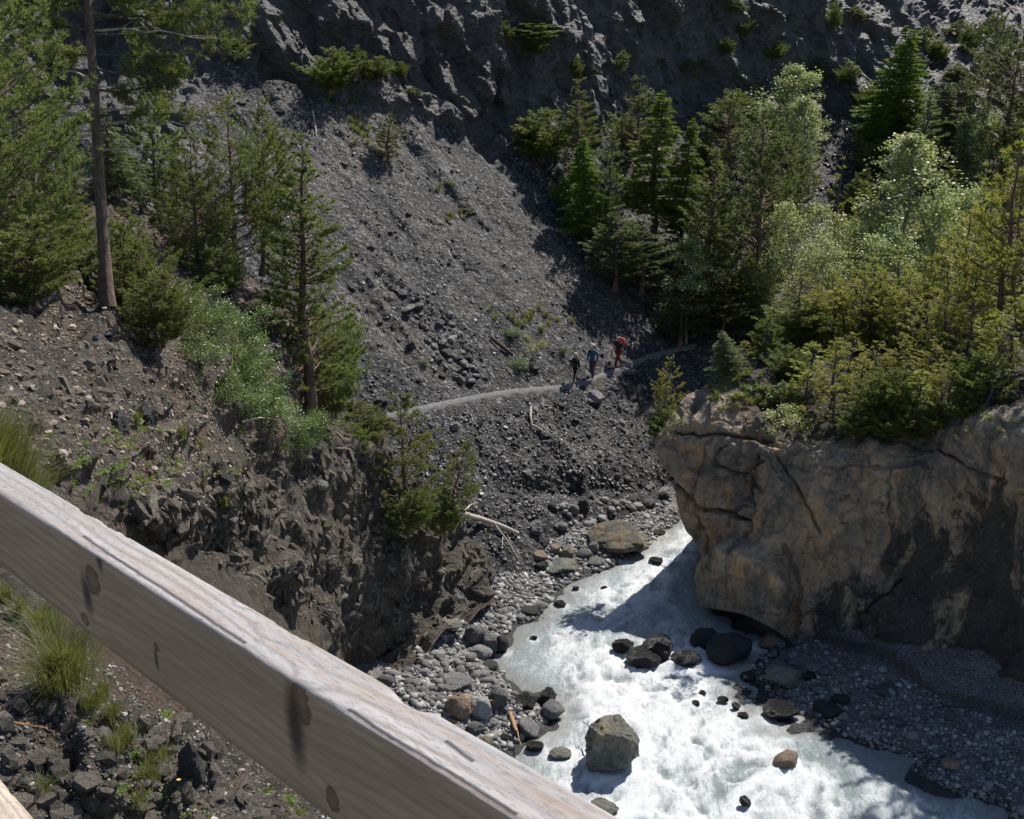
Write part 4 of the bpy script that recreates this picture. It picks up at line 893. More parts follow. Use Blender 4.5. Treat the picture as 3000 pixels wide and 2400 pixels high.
class Acc:
    def __init__(s): s.V = []; s.F = []; s.n = 0; s.A = []
    def add(s, V, Fc, a=None):
        s.V.append(V); s.F.append(Fc + s.n); s.n += len(V)
        s.A.append(np.full(len(V), 0.5) if a is None else a)
    def mesh(s, name, m, sm=True, attr=False):
        me = mesh_np(name, np.concatenate(s.V), np.concatenate(s.F), sm)
        if attr: add_attr(me, 'leafv', np.concatenate(s.A))
        me.materials.append(m); return me
def norm(a): return a / (np.linalg.norm(a, axis=-1, keepdims=True) + 1e-9)
def blades(c, ax, rg, K, ln, wd, spread=0.8):
    """needle tufts: K thin triangles fanning out of every point c along ax"""
    N = len(c); C = np.repeat(c, K, 0); A = np.repeat(ax, K, 0)
    d = norm(A + rg.normal(0, spread, (N * K, 3))); L = ln * rg.uniform(0.6, 1.15, (N * K, 1))
    sd = norm(np.cross(d, rg.normal(size=(N * K, 3)))) * wd * rg.uniform(.7, 1.3, (N * K, 1)); b = C + d * L * 0.05
    V = np.stack([b - sd, b + sd, b + d * L], 1).reshape(-1, 3)
    a = np.repeat(np.clip(np.repeat(rg.uniform(0, 1, N), K) * 0.75 + rg.uniform(0, 0.25, N * K), 0, 1), 3)
    return V, np.arange(len(V)).reshape(-1, 3), a
def leaves(c, rg, K, rad, size, droop=0.2):
    N = len(c); C = np.repeat(c, K, 0) + rg.normal(0, rad, (N * K, 3)) * np.array([1, 1, .8])
    d = norm(rg.normal(size=(N * K, 3)) + np.array([0, 0, -droop])); s = size * rg.uniform(.6, 1.2, (N * K, 1))
    sd = norm(np.cross(d, rg.normal(size=(N * K, 3)) + np.array([0, 0, 1.5]))) * s * 0.42
    V = np.stack([C - d * s * .5, C + sd, C + d * s * .5, C - sd], 1).reshape(-1, 3)
    a = np.repeat(rg.uniform(0, 1, N * K), 4)
    return V, np.arange(len(V)).reshape(-1, 4), a
def conifer(name, seed, h, r, base, leafm, barkm, kind='pine', tr=None, K=14, ln=0.19, wd=0.017, dens=1.0, lean=0.02, gaps=0.15, fork=0, clump=1.0):
    rg = np.random.RandomState(seed); tr = tr or 0.014 * h + 0.02
    T = Acc(); cc, ca = [], []
    stems = [(np.array([0, 0, 0.0]), h, r, rg.normal(0, lean, 2))]
    for k in range(fork):
        a = rg.uniform(0, 6.28); stems.append((np.array([0.1 * math.cos(a), 0.1 * math.sin(a), 0.02 * h]), h * rg.uniform(.65, .95), r * .65, np.array([math.cos(a), math.sin(a)]) * rg.uniform(.10, .22)))
    for (o, H_, rr, ln_) in stems:
        z = np.linspace(0, 1, 14); wob = np.cumsum(rg.normal(0, 0.010 * H_, (14, 2)), 0) * 0.5
        pts = np.stack([o[0] + ln_[0] * z * H_ + wob[:, 0], o[1] + ln_[1] * z * H_ + wob[:, 1], o[2] - 0.15 + z * (H_ + .15)], -1)
        T.add(*tube(pts, tr * (H_ / h) * (1.0 - 0.93 * z) * (1 + 0.5 * np.exp(-z * 25)), 7))
        zl = base * H_
        while zl < H_ * 0.985:
            f = (zl / H_ - base) / (1 - base)
            if kind == 'pine': prof = (math.sin(math.pi * min(1, 0.25 + 0.8 * f)) ** 0.7 * (1 - 0.25 * f)) if f < .95 else .25
            else: prof = (1 - f) ** 0.85 + 0.05
            nb = rg.randint(4, 7) if kind != 'spruce' else rg.randint(6, 9)
            for q in range(nb):
                if rg.uniform() < gaps: continue
                L = max(0.12, rr * prof * rg.uniform(.65, 1.1)); az = rg.uniform(0, 6.283)
                up = {'pine': rg.uniform(0.25, 0.65), 'larch': rg.uniform(-0.15, .25), 'spruce': rg.uniform(-.25, .05)}[kind] * (1 if f < .8 else 1.6)
                c0 = np.array([np.interp(zl, pts[:, 2], pts[:, i]) for i in range(3)])
                n = 6; s = np.linspace(0, 1, n)[:, None]
                dr = np.array([math.cos(az), math.sin(az), 0]); curve = 0.35 if kind == 'pine' else (-0.12 if kind == 'larch' else -0.2)
                bp = c0 + dr * L * s + np.array([0, 0, 1.0]) * L * (up * s + curve * s * s * 0.6) + np.cumsum(rg.normal(0, .02 * L, (n, 3)), 0)
                T.add(*tube(bp, np.maximum(0.004, tr * 0.28 * (L / rr) ** .8 * (1 - 0.85 * s[:, 0])), 4))
                m = max(4, int(L / 0.085 * dens * (1.0 if kind == 'pine' else 1.35)))
                st = rg.uniform(0.25 if kind == 'pine' else 0.06, 1.0, m) ** (0.75 if kind == 'pine' else 1)
                base_p = np.stack([np.interp(st, s[:, 0], bp[:, i]) for i in range(3)], -1)
                side = np.cross(dr, [0, 0, 1.0]); off = rg.uniform(-1, 1, (m, 1)) * side * L * 0.38 * (1.05 - st[:, None])
                off[:, 2] += rg.uniform(-0.02, 0.10, m) * L * clump; off += dr * np.abs(off).sum(1, keepdims=True) * 0.4
                cpt = base_p + off; cc.append(cpt)
                axs = norm(dr * .6 + off * .8 / max(L, .2) + np.array([0, 0, 0.7 if kind == 'pine' else -.05])); ca.append(axs)
            zl += (0.30 if kind == 'pine' else 0.24) * (0.6 + 0.4 * (h / 8)) * rg.uniform(.75, 1.25) / max(.7, dens ** .5)
        tip = pts[-1:]; cc.append(np.repeat(tip, 4, 0)); ca.append(np.repeat(np.array([[0, 0, 1.0]]), 4, 0))
    c = np.concatenate(cc); a = np.concatenate(ca); C = Acc()
    C.add(*blades(c, a, rg, K, ln, wd, 0.55 if kind == 'pine' else 0.8))
    return T.mesh('trunk', barkm), C.mesh('crown', leafm, False, True), h, (name,)
def broadleaf(name, seed, h, r, base, leafm, barkm, n=150, K=26, size=0.10, rad=0.2, tr=None, stems=1, dens=1):
    rg = np.random.RandomState(seed); T = Acc(); cs = []; tr = tr or 0.010 * h + .015
    for k in range(stems):
        az = rg.uniform(0, 6.28); sp = 0 if stems == 1 else rg.uniform(.2, .8) * r
        z = np.linspace(0, 1, 12); wob = np.cumsum(rg.normal(0, .012 * h, (12, 2)), 0); H_ = h * rg.uniform(.75, 1.0) if stems > 1 else h
        pts = np.stack([math.cos(az) * sp * z ** 1.3 + wob[:, 0] * z, math.sin(az) * sp * z ** 1.3 + wob[:, 1] * z, -0.1 + z * (H_ + .1)], -1)
        T.add(*tube(pts, tr * (1 - .9 * z) / stems ** .35, 6))
        for q in range(max(6, n // (5 * stems))):
            f = rg.uniform(base, 0.97); c0 = np.array([np.interp(f * H_, pts[:, 2], pts[:, i]) for i in range(3)])
            a2 = rg.uniform(0, 6.283); ff = (f - base) / (1 - base); L = r * (math.sin(math.pi * min(1, .22 + .8 * ff)) ** .7) * rg.uniform(.5, 1.05) * (0.7 if stems > 1 else 1)
            s = np.linspace(0, 1, 5)[:, None]; up = rg.uniform(.3, .9)
            bp = c0 + np.array([math.cos(a2), math.sin(a2), 0]) * L * s + np.array([0, 0, 1.0]) * L * up * s * (1.1 - .4 * s) + np.cumsum(rg.normal(0, .03 * L, (5, 3)), 0)
            T.add(*tube(bp, np.maximum(.003, tr * .3 * (1 - .85 * s[:, 0])), 4))
            m = 5; st = rg.uniform(.3, 1.05, m)
            p_ = np.stack([np.interp(st, s[:, 0], bp[:, i]) for i in range(3)], -1) + rg.normal(0, .10 * L, (m, 3)); cs.append(p_)
    c = np.concatenate(cs); C = Acc(); C.add(*leaves(c, rg, K, rad, size))
    return T.mesh('trunk', barkm), C.mesh('crown', leafm, False, True), h, (name,)
PR = {
    'pineA': conifer('pine_tree', 1, 8, 1.9, .22, MT['pine'], MT['bark'], K=13, dens=1.15),
    'pineB': conifer('pine_tree', 2, 8, 1.5, .18, MT['pine'], MT['bark_grey'], K=13, dens=1.1, gaps=.2),
    'pineC': conifer('pine_tree', 3, 10, 1.25, .12, MT['pine'], MT['bark_grey'], K=11, dens=1.0, gaps=.25, ln=.2),
    'pinedark': conifer('pine_tree', 4, 9, 2.0, .12, MT['pine_dark'], MT['bark'], K=12, dens=1.15, gaps=.12),
    'pinedark2': conifer('pine_tree', 14, 10, 2.1, .25, MT['pine_dark'], MT['bark'], K=11, dens=1.2, gaps=.12, wd=.020),
    'pineyel': conifer('pine_tree', 5, 9, 1.9, .15, MT['pine_yellow'], MT['bark'], K=11, dens=.9, gaps=.3, ln=.19),
    'pineyel2': conifer('pine_tree', 15, 6, 1.5, .08, MT['pine_yellow'], MT['bark_grey'], K=10, dens=1.0, gaps=.38, ln=.17, fork=1),
    'bush': conifer('pine_tree', 6, 3, 1.35, .05, MT['pine'], MT['bark'], K=13, dens=1.5, gaps=.1, ln=.15, wd=.014, fork=3, lean=.1),
    'pineD': conifer('pine_tree', 28, 10, 1.35, .10, MT['pine'], MT['bark'], K=14, dens=1.7, gaps=.12, ln=.16, wd=.011),
    'small': conifer('pine_tree', 7, 3, .8, .08, MT['pine'], MT['bark_grey'], K=12, dens=2.3, gaps=.1, ln=.14, wd=.014),
    'sapling': conifer('pine_tree', 8, 3, .6, .10, MT['pine_yellow'], MT['bark_grey'], K=10, dens=.9, gaps=.3, ln=.13, wd=.014),
    'larch': conifer('larch_tree', 9, 9, 1.7, .05, MT['larch'], MT['bark_grey'], 'larch', K=9, dens=2.4, gaps=.05, ln=.13, wd=.018),
    'larch2': conifer('larch_tree', 19, 9, 1.5, .22, MT['larch'], MT['bark_grey'], 'larch', K=9, dens=2.0, gaps=.1, ln=.14, wd=.018),
    'spruce': conifer('spruce_tree', 10, 9, 1.5, .10, MT['spruce'], MT['bark_grey'], 'spruce', K=8, dens=1.6, gaps=.1, ln=.14, wd=.016),
    'sparse': conifer('pine_tree', 11, 8, .8, .30, MT['pine_yellow'], MT['bark_grey'], K=8, dens=.6, gaps=.45, ln=.15),
    'birch': broadleaf('birch_tree', 12, 7, 1.6, .25, MT['birch'], MT['birch_bark'], n=300, K=20, size=.115, rad=.17),
    'birch2': broadleaf('birch_tree', 13, 6, 1.9, .10, MT['birch'], MT['birch_bark'], n=330, K=20, size=.115, rad=.19, stems=3),
    'shrub': broadleaf('leafy_shrub', 21, 1.8, 1.1, .08, MT['shrub'], MT['bark_grey'], n=150, K=20, size=.055, rad=.10, stems=6, tr=.02),
    'shrub2': broadleaf('leafy_shrub', 22, 1.2, 1.3, .05, MT['shrub'], MT['bark_grey'], n=150, K=20, size=.052, rad=.10, stems=7, tr=.02),
    'whitebush': broadleaf('leafy_shrub', 23, 1.6, .8, .25, MT['birch'], MT['bark_grey'], n=80, K=12, size=.07, rad=.09, stems=2, tr=.02),
    'nearpine': conifer('pine_tree', 24, 7, 1.9, .08, MT['pine'], MT['bark'], K=15, dens=1.7, gaps=.26, ln=.13, wd=.009, clump=1.6),
    'nearsmall': conifer('pine_tree', 27, 3.2, .9, .06, MT['pine'], MT['bark'], K=15, dens=1.6, gaps=.2, ln=.13, wd=.008, lean=.03),
    'nearbush': conifer('pine_tree', 25, 3, 1.25, .03, MT['pine'], MT['bark'], K=15, dens=1.7, gaps=.15, ln=.12, wd=.008, fork=3, lean=.12, clump=1.5),
}
trg = random.Random(5)
def tree(proto, px, pyb, pyt, wpx, label, cat=None, group=None, Y=None, only=None, lean=(0, 0), rz=None, leaf=None):
    tr, cr, H0, nm = PR[proto]
    if Y is not None: b = Vector(P(np.array(float(px)), np.array(float(pyb)), Y).tolist())
    else:
        for q in range(30):
            r = hit(px, pyb + 8 * q, only)
            if r: break
        b = r[0]
    s = fdepth(b) / F; d = rays(float(px), float(pyt)); top = CAM_Z + d[2] / d[1] * b.y
    h = max(0.3, top - b.z); sz = h / H0
    if proto not in EXT:
        cc = np.empty(len(cr.vertices) * 3, np.float32); cr.vertices.foreach_get('co', cc); EXT[proto] = float(np.percentile(np.abs(cc.reshape(-1, 3)[:, 0]), 96))
    ext = EXT[proto]
    sxy = (wpx * 1.12 * s / 2) / ext
    o = thing(nm[0], b, label, cat or nm[0].split('_')[1], group, (R(lean[1]), R(lean[0]), rz if rz is not None else trg.uniform(0, 6.28)), (sxy, sxy, sz))
    if rz is None and (lean[0] or lean[1]):
        o.rotation_euler = (Matrix.Rotation(R(lean[0]), 3, 'Y') @ Matrix.Rotation(R(lean[1]), 3, 'X') @ Matrix.Rotation(trg.uniform(0, 6.28), 3, 'Z')).to_euler()
    obj('trunk', tr, None, o); c = obj('crown', cr, None, o)
    return o
EXT = {}
T_ = tree
G1 = 'pines on the near hillside'; G2 = 'trees below the far cliff'; G3 = 'small pines on top of the bluff'; G4 = 'birches among the far trees'
# far scree and cliff foot
T_('bush', 968, 270, 140, 125, 'rounded green pine bush on the ledge above the scree', group='shrubs along the cliff foot')
T_('small', 1058, 245, 138, 56, 'small pine right of the rounded bush on the ledge', group='shrubs along the cliff foot')
T_('bush', 1105, 235, 165, 70, 'low pine clump at the right end of the rock ledge', group='shrubs along the cliff foot')
T_('pineD', 1134, 478, 335, 66, 'lone leaning young pine in the middle of the upper scree', lean=(4, 0))
T_('bush', 1590, 470, 322, 140, 'broad bushy pine at the left edge of the far grove', group=G2)
T_('pineD', 1690, 560, 235, 110, 'tall slim pine behind the bright green larch', group=G2)
T_('larch', 1712, 692, 400, 125, 'bright green conical larch at the left front of the grove', cat='larch', group=G2)
T_('pineC', 1775, 700, 370, 90, 'dull green narrow pine between the two larches', group=G2)
T_('pinedark', 1860, 520, 232, 130, 'dark round-topped pine on the ridge behind the tall larch', group=G2)
T_('larch2', 1916, 720, 268, 170, 'tall green larch with a long bare dark trunk', cat='larch', group=G2)
T_('larch2', 1990, 760, 350, 120, 'slender green larch right of the tall one', cat='larch', group=G2)
T_('pinedark', 1800, 850, 610, 150, 'dark shaded pine at the edge of the scree below the larches', group=G2)
T_('pinedark', 1880, 860, 640, 160, 'dark bushy pine in the deep shade of the grove', group=G2)
T_('bush', 1650, 605, 520, 60, 'small grey pine bush on the lip of the gully', group=G2)
T_('pineD', 2062, 965, 440, 150, 'thin-crowned olive pine in front of the grove', group=G2)
T_('birch', 2010, 1005, 700, 110, 'small pale birch with a white stem at the end of the path', cat='birch', group=G4)
T_('pinedark', 2130, 560, 270, 150, 'dark pine above the lit rubble patch', group=G2)
T_('pinedark2', 2212, 960, 300, 230, 'tallest dark pine with a straight reddish trunk', group=G2)
T_('pinedark2', 2290, 820, 380, 170, 'dark pine close behind the tallest one', group=G2)
T_('birch', 2290, 520, 190, 130, 'pale birch standing out against the dark cliff', cat='birch', group=G4)
T_('birch', 2345, 560, 285, 90, 'pale birch crown leaning right of the highest birch', cat='birch', group=G4, Y=84)
T_('larch', 2620, 430, 78, 170, 'big dark green pointed larch high on the right', cat='larch', group=G2)
T_('sparse', 2405, 1000, 468, 70, 'thin bare pole pine with a tiny tuft of a crown', group=G2)
T_('birch2', 2330, 930, 560, 170, 'pale sunlit birch left of the bare pole pine', cat='birch', group=G4, Y=66)
T_('birch2', 2480, 930, 600, 190, 'spreading pale birch right of the bare pole pine', cat='birch', group=G4, Y=66)
T_('birch', 2620, 860, 395, 190, 'tall silvery birch in full sun, the brightest of the birches', cat='birch', group=G4, Y=68)
T_('birch2', 2720, 860, 520, 190, 'silvery birch leaning right of the brightest one', cat='birch', group=G4, Y=67)
T_('birch2', 2590, 960, 660, 180, 'low pale birch under the brightest birch', cat='birch', group=G4, Y=63)
T_('birch2', 2400, 960, 690, 150, 'low pale birch at the foot of the bare pole pine', cat='birch', group=G4, Y=62)
T_('spruce', 2735, 560, 235, 160, 'silvery green conifer between the dark larch and the right edge', cat='conifer', group=G2, Y=86)
T_('pineC', 2680, 600, 280, 120, 'olive pine beside the silvery conifer', group=G2, Y=84)
T_('spruce', 2810, 700, 320, 130, 'grey-green conifer behind the yellowing pines', cat='conifer', group=G2, Y=82)
T_('pinedark2', 2940, 540, 95, 190, 'large dark pine in the upper right corner', group=G2, Y=84)
T_('pinedark2', 2880, 380, 20, 130, 'rounded pine at the top right in front of the far cliff', group=G2, Y=92)
T_('pinedark2', 3030, 700, 200, 200, 'dark pine cut by the right edge of the picture', group=G2, Y=78)
T_('bush', 2560, 520, 420, 90, 'pine bush at the foot of the dark larch', group=G2)
T_('small', 2500, 640, 510, 60, 'small pine on the lit rubble behind the birches', group=G2)
T_('bush', 2140, 360, 270, 120, 'bushy pine on the ridge above the rubble patch', group=G2)
T_('pineyel2', 2335, 1010, 800, 150, 'small pine growing on the crest of the bluff', group=G2)
T_('pinedark', 2120, 1010, 800, 150, 'dark understorey pine behind the small birch', group=G2)
T_('pinedark', 2240, 1010, 850, 160, 'dark low pine under the tallest pine', group=G2)
T_('pinedark', 1990, 1010, 820, 120, 'dark low pine where the path enters the trees', group=G2)
for i, (x, y0, y1, w) in enumerate([(1545, 440, 350, 60), (1480, 120, 60, 40), (1820, 215, 150, 40), (1850, 430, 340, 70), (1925, 330, 270, 60), (1690, 235, 165, 30), (1735, 215, 195, 30), (1570, 160, 115, 60), (1555, 125, 60, 130), (2175, 110, 50, 50), (2160, 40, 0, 50), (2130, 160, 110, 40),
                                    (2400, 240, 195, 45), (2270, 175, 120, 50), (2800, 120, 60, 60), (2750, 180, 110, 50), (2790, 240, 190, 50), (1170, 230, 180, 40), (1210, 285, 255, 40), (700, 160, 110, 70), (2020, 230, 170, 40), (2440, 90, 10, 40), (2510, 70, 20, 50), (2840, 160, 70, 50), (2700, 150, 80, 60)]):
    T_('bush' if i % 2 else 'small', x, y0, y1, w, ['small dark pine clinging to the far cliff', 'tiny bush growing from a crack of the far cliff'][i % 2], group=['small pines on the far cliff', 'bushes on the far cliff'][i % 2])
fl = random.Random(11)
for i in range(46):
    x = fl.uniform(1990, 3020); y = fl.uniform(800, 1010) if i < 26 else fl.uniform(430, 760)
    if i >= 26: x = fl.choice([fl.uniform(2060, 2330), fl.uniform(2480, 3020), fl.uniform(2640, 3020)])
    k = fl.choice(['pinedark', 'pineB', 'pineA', 'birch2', 'spruce', 'pineC'] if x < 2300 else ['birch2', 'birch', 'pineB', 'pineyel', 'pineyel2', 'spruce'])
    hh = fl.uniform(170, 300) * (1.0 if y > 800 else .75)
    T_(k, x, y, y - hh, hh * fl.uniform(.32, .46) * (1.15 if 'birch' in k else 1), {'p': 'pine filling the forest behind the bluff', 'b': 'pale birch filling the forest behind the bluff', 's': 'grey-green conifer filling the forest behind the bluff'}[k[0]], cat={'p': 'pine', 'b': 'birch', 's': 'conifer'}[k[0]],
       group={'p': 'forest pines behind the bluff', 'b': 'forest birches behind the bluff', 's': 'forest conifers behind the bluff'}[k[0]], only=('wooded_hillside', 'scree_slope', 'cliff'))
# yellowing pines at the right
T_('pineyel', 2895, 1150, 390, 250, 'large yellowing pine with a bare double trunk at the right', group='yellowing pines at the right', Y=50)
T_('pineyel', 2930, 1140, 470, 220, 'second yellowing pine close behind the large one', group='yellowing pines at the right', Y=51.5)
T_('pineyel', 3000, 1150, 430, 220, 'yellowing pine at the right edge of the picture', group='yellowing pines at the right', Y=49)
T_('pineyel', 2790, 1090, 600, 190, 'medium yellowing pine left of the large one', group='yellowing pines at the right', Y=53)
T_('pineyel', 2860, 1000, 540, 190, 'yellow-green pine filling the gap behind the large one', group='yellowing pines at the right', Y=58)
# pines on top of the bluff
bl = [(2335, 1000, 870, 150, 'bush'), (2450, 1040, 850, 100, 'sapling'), (2520, 1040, 800, 130, 'pineyel2'), (2580, 1050, 820, 140, 'pineyel2'), (2640, 1060, 800, 130, 'pineyel2'), (2700, 1060, 830, 130, 'pineyel2'), (2760, 1070, 840, 130, 'pineyel2'), (2830, 1090, 860, 130, 'pineyel2'), (2950, 1100, 880, 150, 'pineyel2'),
      (2490, 1000, 780, 130, 'pineyel2'), (2550, 990, 760, 140, 'pineyel2'), (2610, 990, 740, 150, 'pineyel2'), (2680, 990, 760, 150, 'pineyel2'), (2750, 990, 760, 150, 'pineyel2'), (2830, 1000, 780, 150, 'pineyel2'), (2420, 960, 800, 120, 'pineyel2'),
      (2380, 1150, 1010, 100, 'sapling'), (2440, 1200, 1000, 90, 'sapling'), (2500, 1210, 1050, 100, 'sapling'), (2560, 1230, 1080, 110, 'bush'), (2630, 1250, 1080, 120, 'bush'), (2700, 1240, 1090, 100, 'sapling'), (2770, 1220, 1040, 110, 'pineyel2'), (2840, 1190, 1030, 110, 'bush'), (2900, 1180, 1040, 100, 'sapling'), (2310, 1110, 1010, 90, 'bush'),
      (2350, 1200, 1090, 90, 'sapling'), (2430, 1260, 1130, 80, 'sapling'), (2300, 1190, 1120, 80, 'small'), (2330, 1280, 1190, 60, 'sapling'), (2600, 1290, 1180, 90, 'bush'), (2680, 1290, 1190, 90, 'bush'), (2500, 1280, 1190, 80, 'bush'), (2240, 1020, 930, 70, 'small'), (2270, 1020, 940, 60, 'small'), (2740, 1270, 1180, 90, 'bush'), (2820, 1230, 1150, 80, 'bush'), (2480, 1130, 980, 100, 'pineyel2'), (2560, 1150, 1000, 110, 'pineyel2'), (2650, 1150, 990, 120, 'pineyel2'), (2730, 1150, 1000, 120, 'pineyel2')]
for i, (x, y0, y1, w, k) in enumerate(bl):
    T_(k, x, y0, y1, w, {'bush': 'bushy dwarf pine growing on the overgrown top of the bluff', 'sapling': 'slender pine sapling on the overgrown top of the bluff', 'pineyel2': 'light green young pine in the thicket on top of the bluff', 'small': 'small green conifer on the crest of the bluff'}[k],
       group={'bush': 'dwarf pines on the bluff', 'sapling': 'pine saplings on the bluff', 'pineyel2': 'young pines of the bluff thicket', 'small': 'small conifers on the bluff crest'}[k], only=('rock_bluff',))
T_('spruce', 2137, 1092, 962, 90, 'small sparse olive spruce leaning on the grey crest of the bluff', cat='spruce', lean=(-12, 0), only=('rock_bluff',))
T_('sapling', 2185, 1075, 1000, 50, 'tiny twiggy conifer on the grey crest right of the spruce', only=('rock_bluff',))
T_('pineyel2', 1968, 1250, 1052, 80, 'tufty pine leaning out over the left corner of the bluff', lean=(-4, 0), Y=48.5)
T_('bush', 1945, 1290, 1200, 80, 'low spreading pine tufts at the left corner of the bluff', Y=47.3)
T_('whitebush', 2263, 1305, 1172, 140, 'small pale-leaved shrub rooted in a crack of the bluff face', cat='shrub', Y=43.5)
T_('sapling', 2310, 1215, 1115, 45, 'thin spindly conifer above the pale-leaved shrub', only=('rock_bluff',))
for i, (x, y, w, yy) in enumerate([(3160, 1150, 260, 43), (3290, 1150, 240, 41), (3400, 1160, 240, 42), (3230, 1100, 240, 46)]):
    T_('pineyel', x, y, 150 + 40 * i, w, 'tall yellowing pine just beyond the right edge of the picture', group='pines beyond the right edge', Y=yy)
for i, (x, y0, y1, w, k) in enumerate([(2700, 420, 250, 100, 'pineB'), (2790, 430, 230, 110, 'pinedark2'), (2850, 470, 270, 120, 'pineB'), (2980, 520, 300, 130, 'pinedark2'), (2920, 200, 60, 70, 'pineB'), (2660, 300, 170, 70, 'pineB'), (2540, 330, 240, 60, 'bush'), (2480, 250, 180, 50, 'bush')]):
    T_(k, x, y0, y1, w, ['pine on the dark cliff ledges at the upper right', 'low pine bush on the dark cliff right of the gully'][k == 'bush'], group=['pines on the upper right ledges', 'pine bushes right of the gully'][k == 'bush'], only=('cliff', 'scree_slope', 'wooded_hillside'))
# near hillside
T_('nearpine', 40, 900, -260, 430, 'huge dense pine filling the upper left corner', group=G1, Y=23)
T_('nearpine', -60, 900, -100, 360, 'dense pine cut by the left edge of the picture', group=G1, Y=21)
T_('nearpine', 130, 800, 160, 260, 'dense pine right behind the huge one', group=G1, Y=27)
T_('spruce', 340, 585, 300, 130, 'small olive spruce behind the tall bare trunk', cat='spruce', group=G1, only=('near_hillside', 'gorge_wall'))
T_('pineB', 470, 800, 240, 170, 'pine left of the twin-stemmed group, behind the bushes', group=G1, Y=37)
T_('nearpine', 590, 830, 400, 190, 'shorter pine with a bare reddish stem in the group of four', group=G1, Y=34)
T_('nearpine', 700, 810, 285, 210, 'tallest pine of the group of four above the brown bank', group=G1, Y=35)
T_('pineA', 765, 800, 300, 150, 'dark narrow pine at the right of the group of four', group=G1, Y=36.5)
T_('pineB', 838, 860, 405, 140, 'pine next to the scree with a pale thin trunk', group=G1, Y=37.5)
T_('pineA', 560, 830, 440, 140, 'short pine hidden behind the group of four', group=G1, Y=36)
T_('pineD', 908, 1225, 398, 215, 'tall straight pine standing alone on the brow above the gorge', group=G1, only=('near_hillside', 'gorge_wall'))
T_('nearbush', 975, 1220, 900, 160, 'lower bushy pine close beside the tall straight one', group=G1, Y=38)
T_('nearbush', 400, 950, 700, 170, 'low sprawling pine right of the tall bare trunk', group=G1, only=('near_hillside', 'gorge_wall'))
T_('nearbush', 350, 880, 620, 130, 'bushy pine growing against the tall bare trunk', group=G1, only=('near_hillside', 'gorge_wall'))
T_('nearbush', 470, 1010, 790, 170, 'dark spreading pine above the green shrubs', group=G1, only=('near_hillside', 'gorge_wall'))
T_('nearbush', 60, 900, 640, 260, 'low pine branches spreading at the left edge', group=G1, Y=21)
T_('nearbush', 170, 800, 560, 200, 'bushy pine below the dense left pines', group=G1, only=('near_hillside', 'gorge_wall'))
T_('nearbush', 640, 860, 700, 140, 'bushy pine at the foot of the group of four', group=G1, only=('near_hillside', 'gorge_wall'))
T_('nearsmall', 1198, 1500, 1168, 165, 'pine growing out of the gorge wall with a pointed top', group='pines on the gorge wall', Y=40.5)
T_('nearsmall', 1318, 1500, 1290, 95, 'smaller leaning pine right of the pointed one on the gorge wall', group='pines on the gorge wall', Y=42, lean=(12, 0))
T_('nearbush', 1190, 1560, 1430, 115, 'lower left pine mat hanging on the gorge wall', group='pines on the gorge wall', Y=40)
T_('nearbush', 1295, 1560, 1430, 100, 'lower right pine mat hanging on the gorge wall', group='pines on the gorge wall', Y=41.5)
T_('nearbush', 1060, 1290, 1190, 130, 'low pine at the brow where the path disappears', group=G1, Y=40)
T_('nearbush', 1020, 1330, 1230, 110, 'pine tuft hanging over the brown bank', group=G1, Y=39)
sh = [(560, 970, 850, 150), (620, 1020, 880, 170), (690, 1050, 900, 170), (590, 1090, 970, 150), (660, 1130, 1000, 180), (740, 1140, 1020, 150), (640, 1190, 1080, 150), (720, 1220, 1110, 170), (790, 1260, 1160, 160), (820, 1320, 1200, 150), (880, 1310, 1200, 120), (930, 1300, 1210, 120), (530, 920, 830, 120), (740, 960, 880, 90), (870, 1350, 1260, 110), (780, 1200, 1080, 130)]
for i, (x, y0, y1, w) in enumerate(sh):
    T_('shrub' if i % 2 else 'shrub2', x, y0, y1, w, 'green leafy shrub of the thicket running down the near hillside', group='leafy shrubs of the hillside thicket', only=('near_hillside', 'gorge_wall'))
for i, (x, y0, y1, w, lb) in enumerate([(1560, 1050, 975, 80, 'pale flowering bush in the middle of the scree above the path'), (1520, 1085, 1050, 60, 'low dark green bush at the foot of the pale one'), (1650, 1040, 1012, 30, 'small round bush above the two leading hikers'), (1248, 1075, 1050, 20, 'tiny green bush left of the rubble streak'),
                                      (1500, 990, 960, 50, 'small green bush at the top of the rotting log'), (1037, 1060, 915, 60, 'pale-leaved bush against the scree right of the tall straight pine'), (1650, 620, 540, 70, 'pale shrub below the larch'), (2530, 450, 365, 70, 'round silvery bush on the dark slope'), (2370, 270, 215, 50, 'sparse pale bush on the far cliff')]):
    T_('shrub' if i != 0 else 'whitebush', x, y0, y1, w, lb, cat='bush')
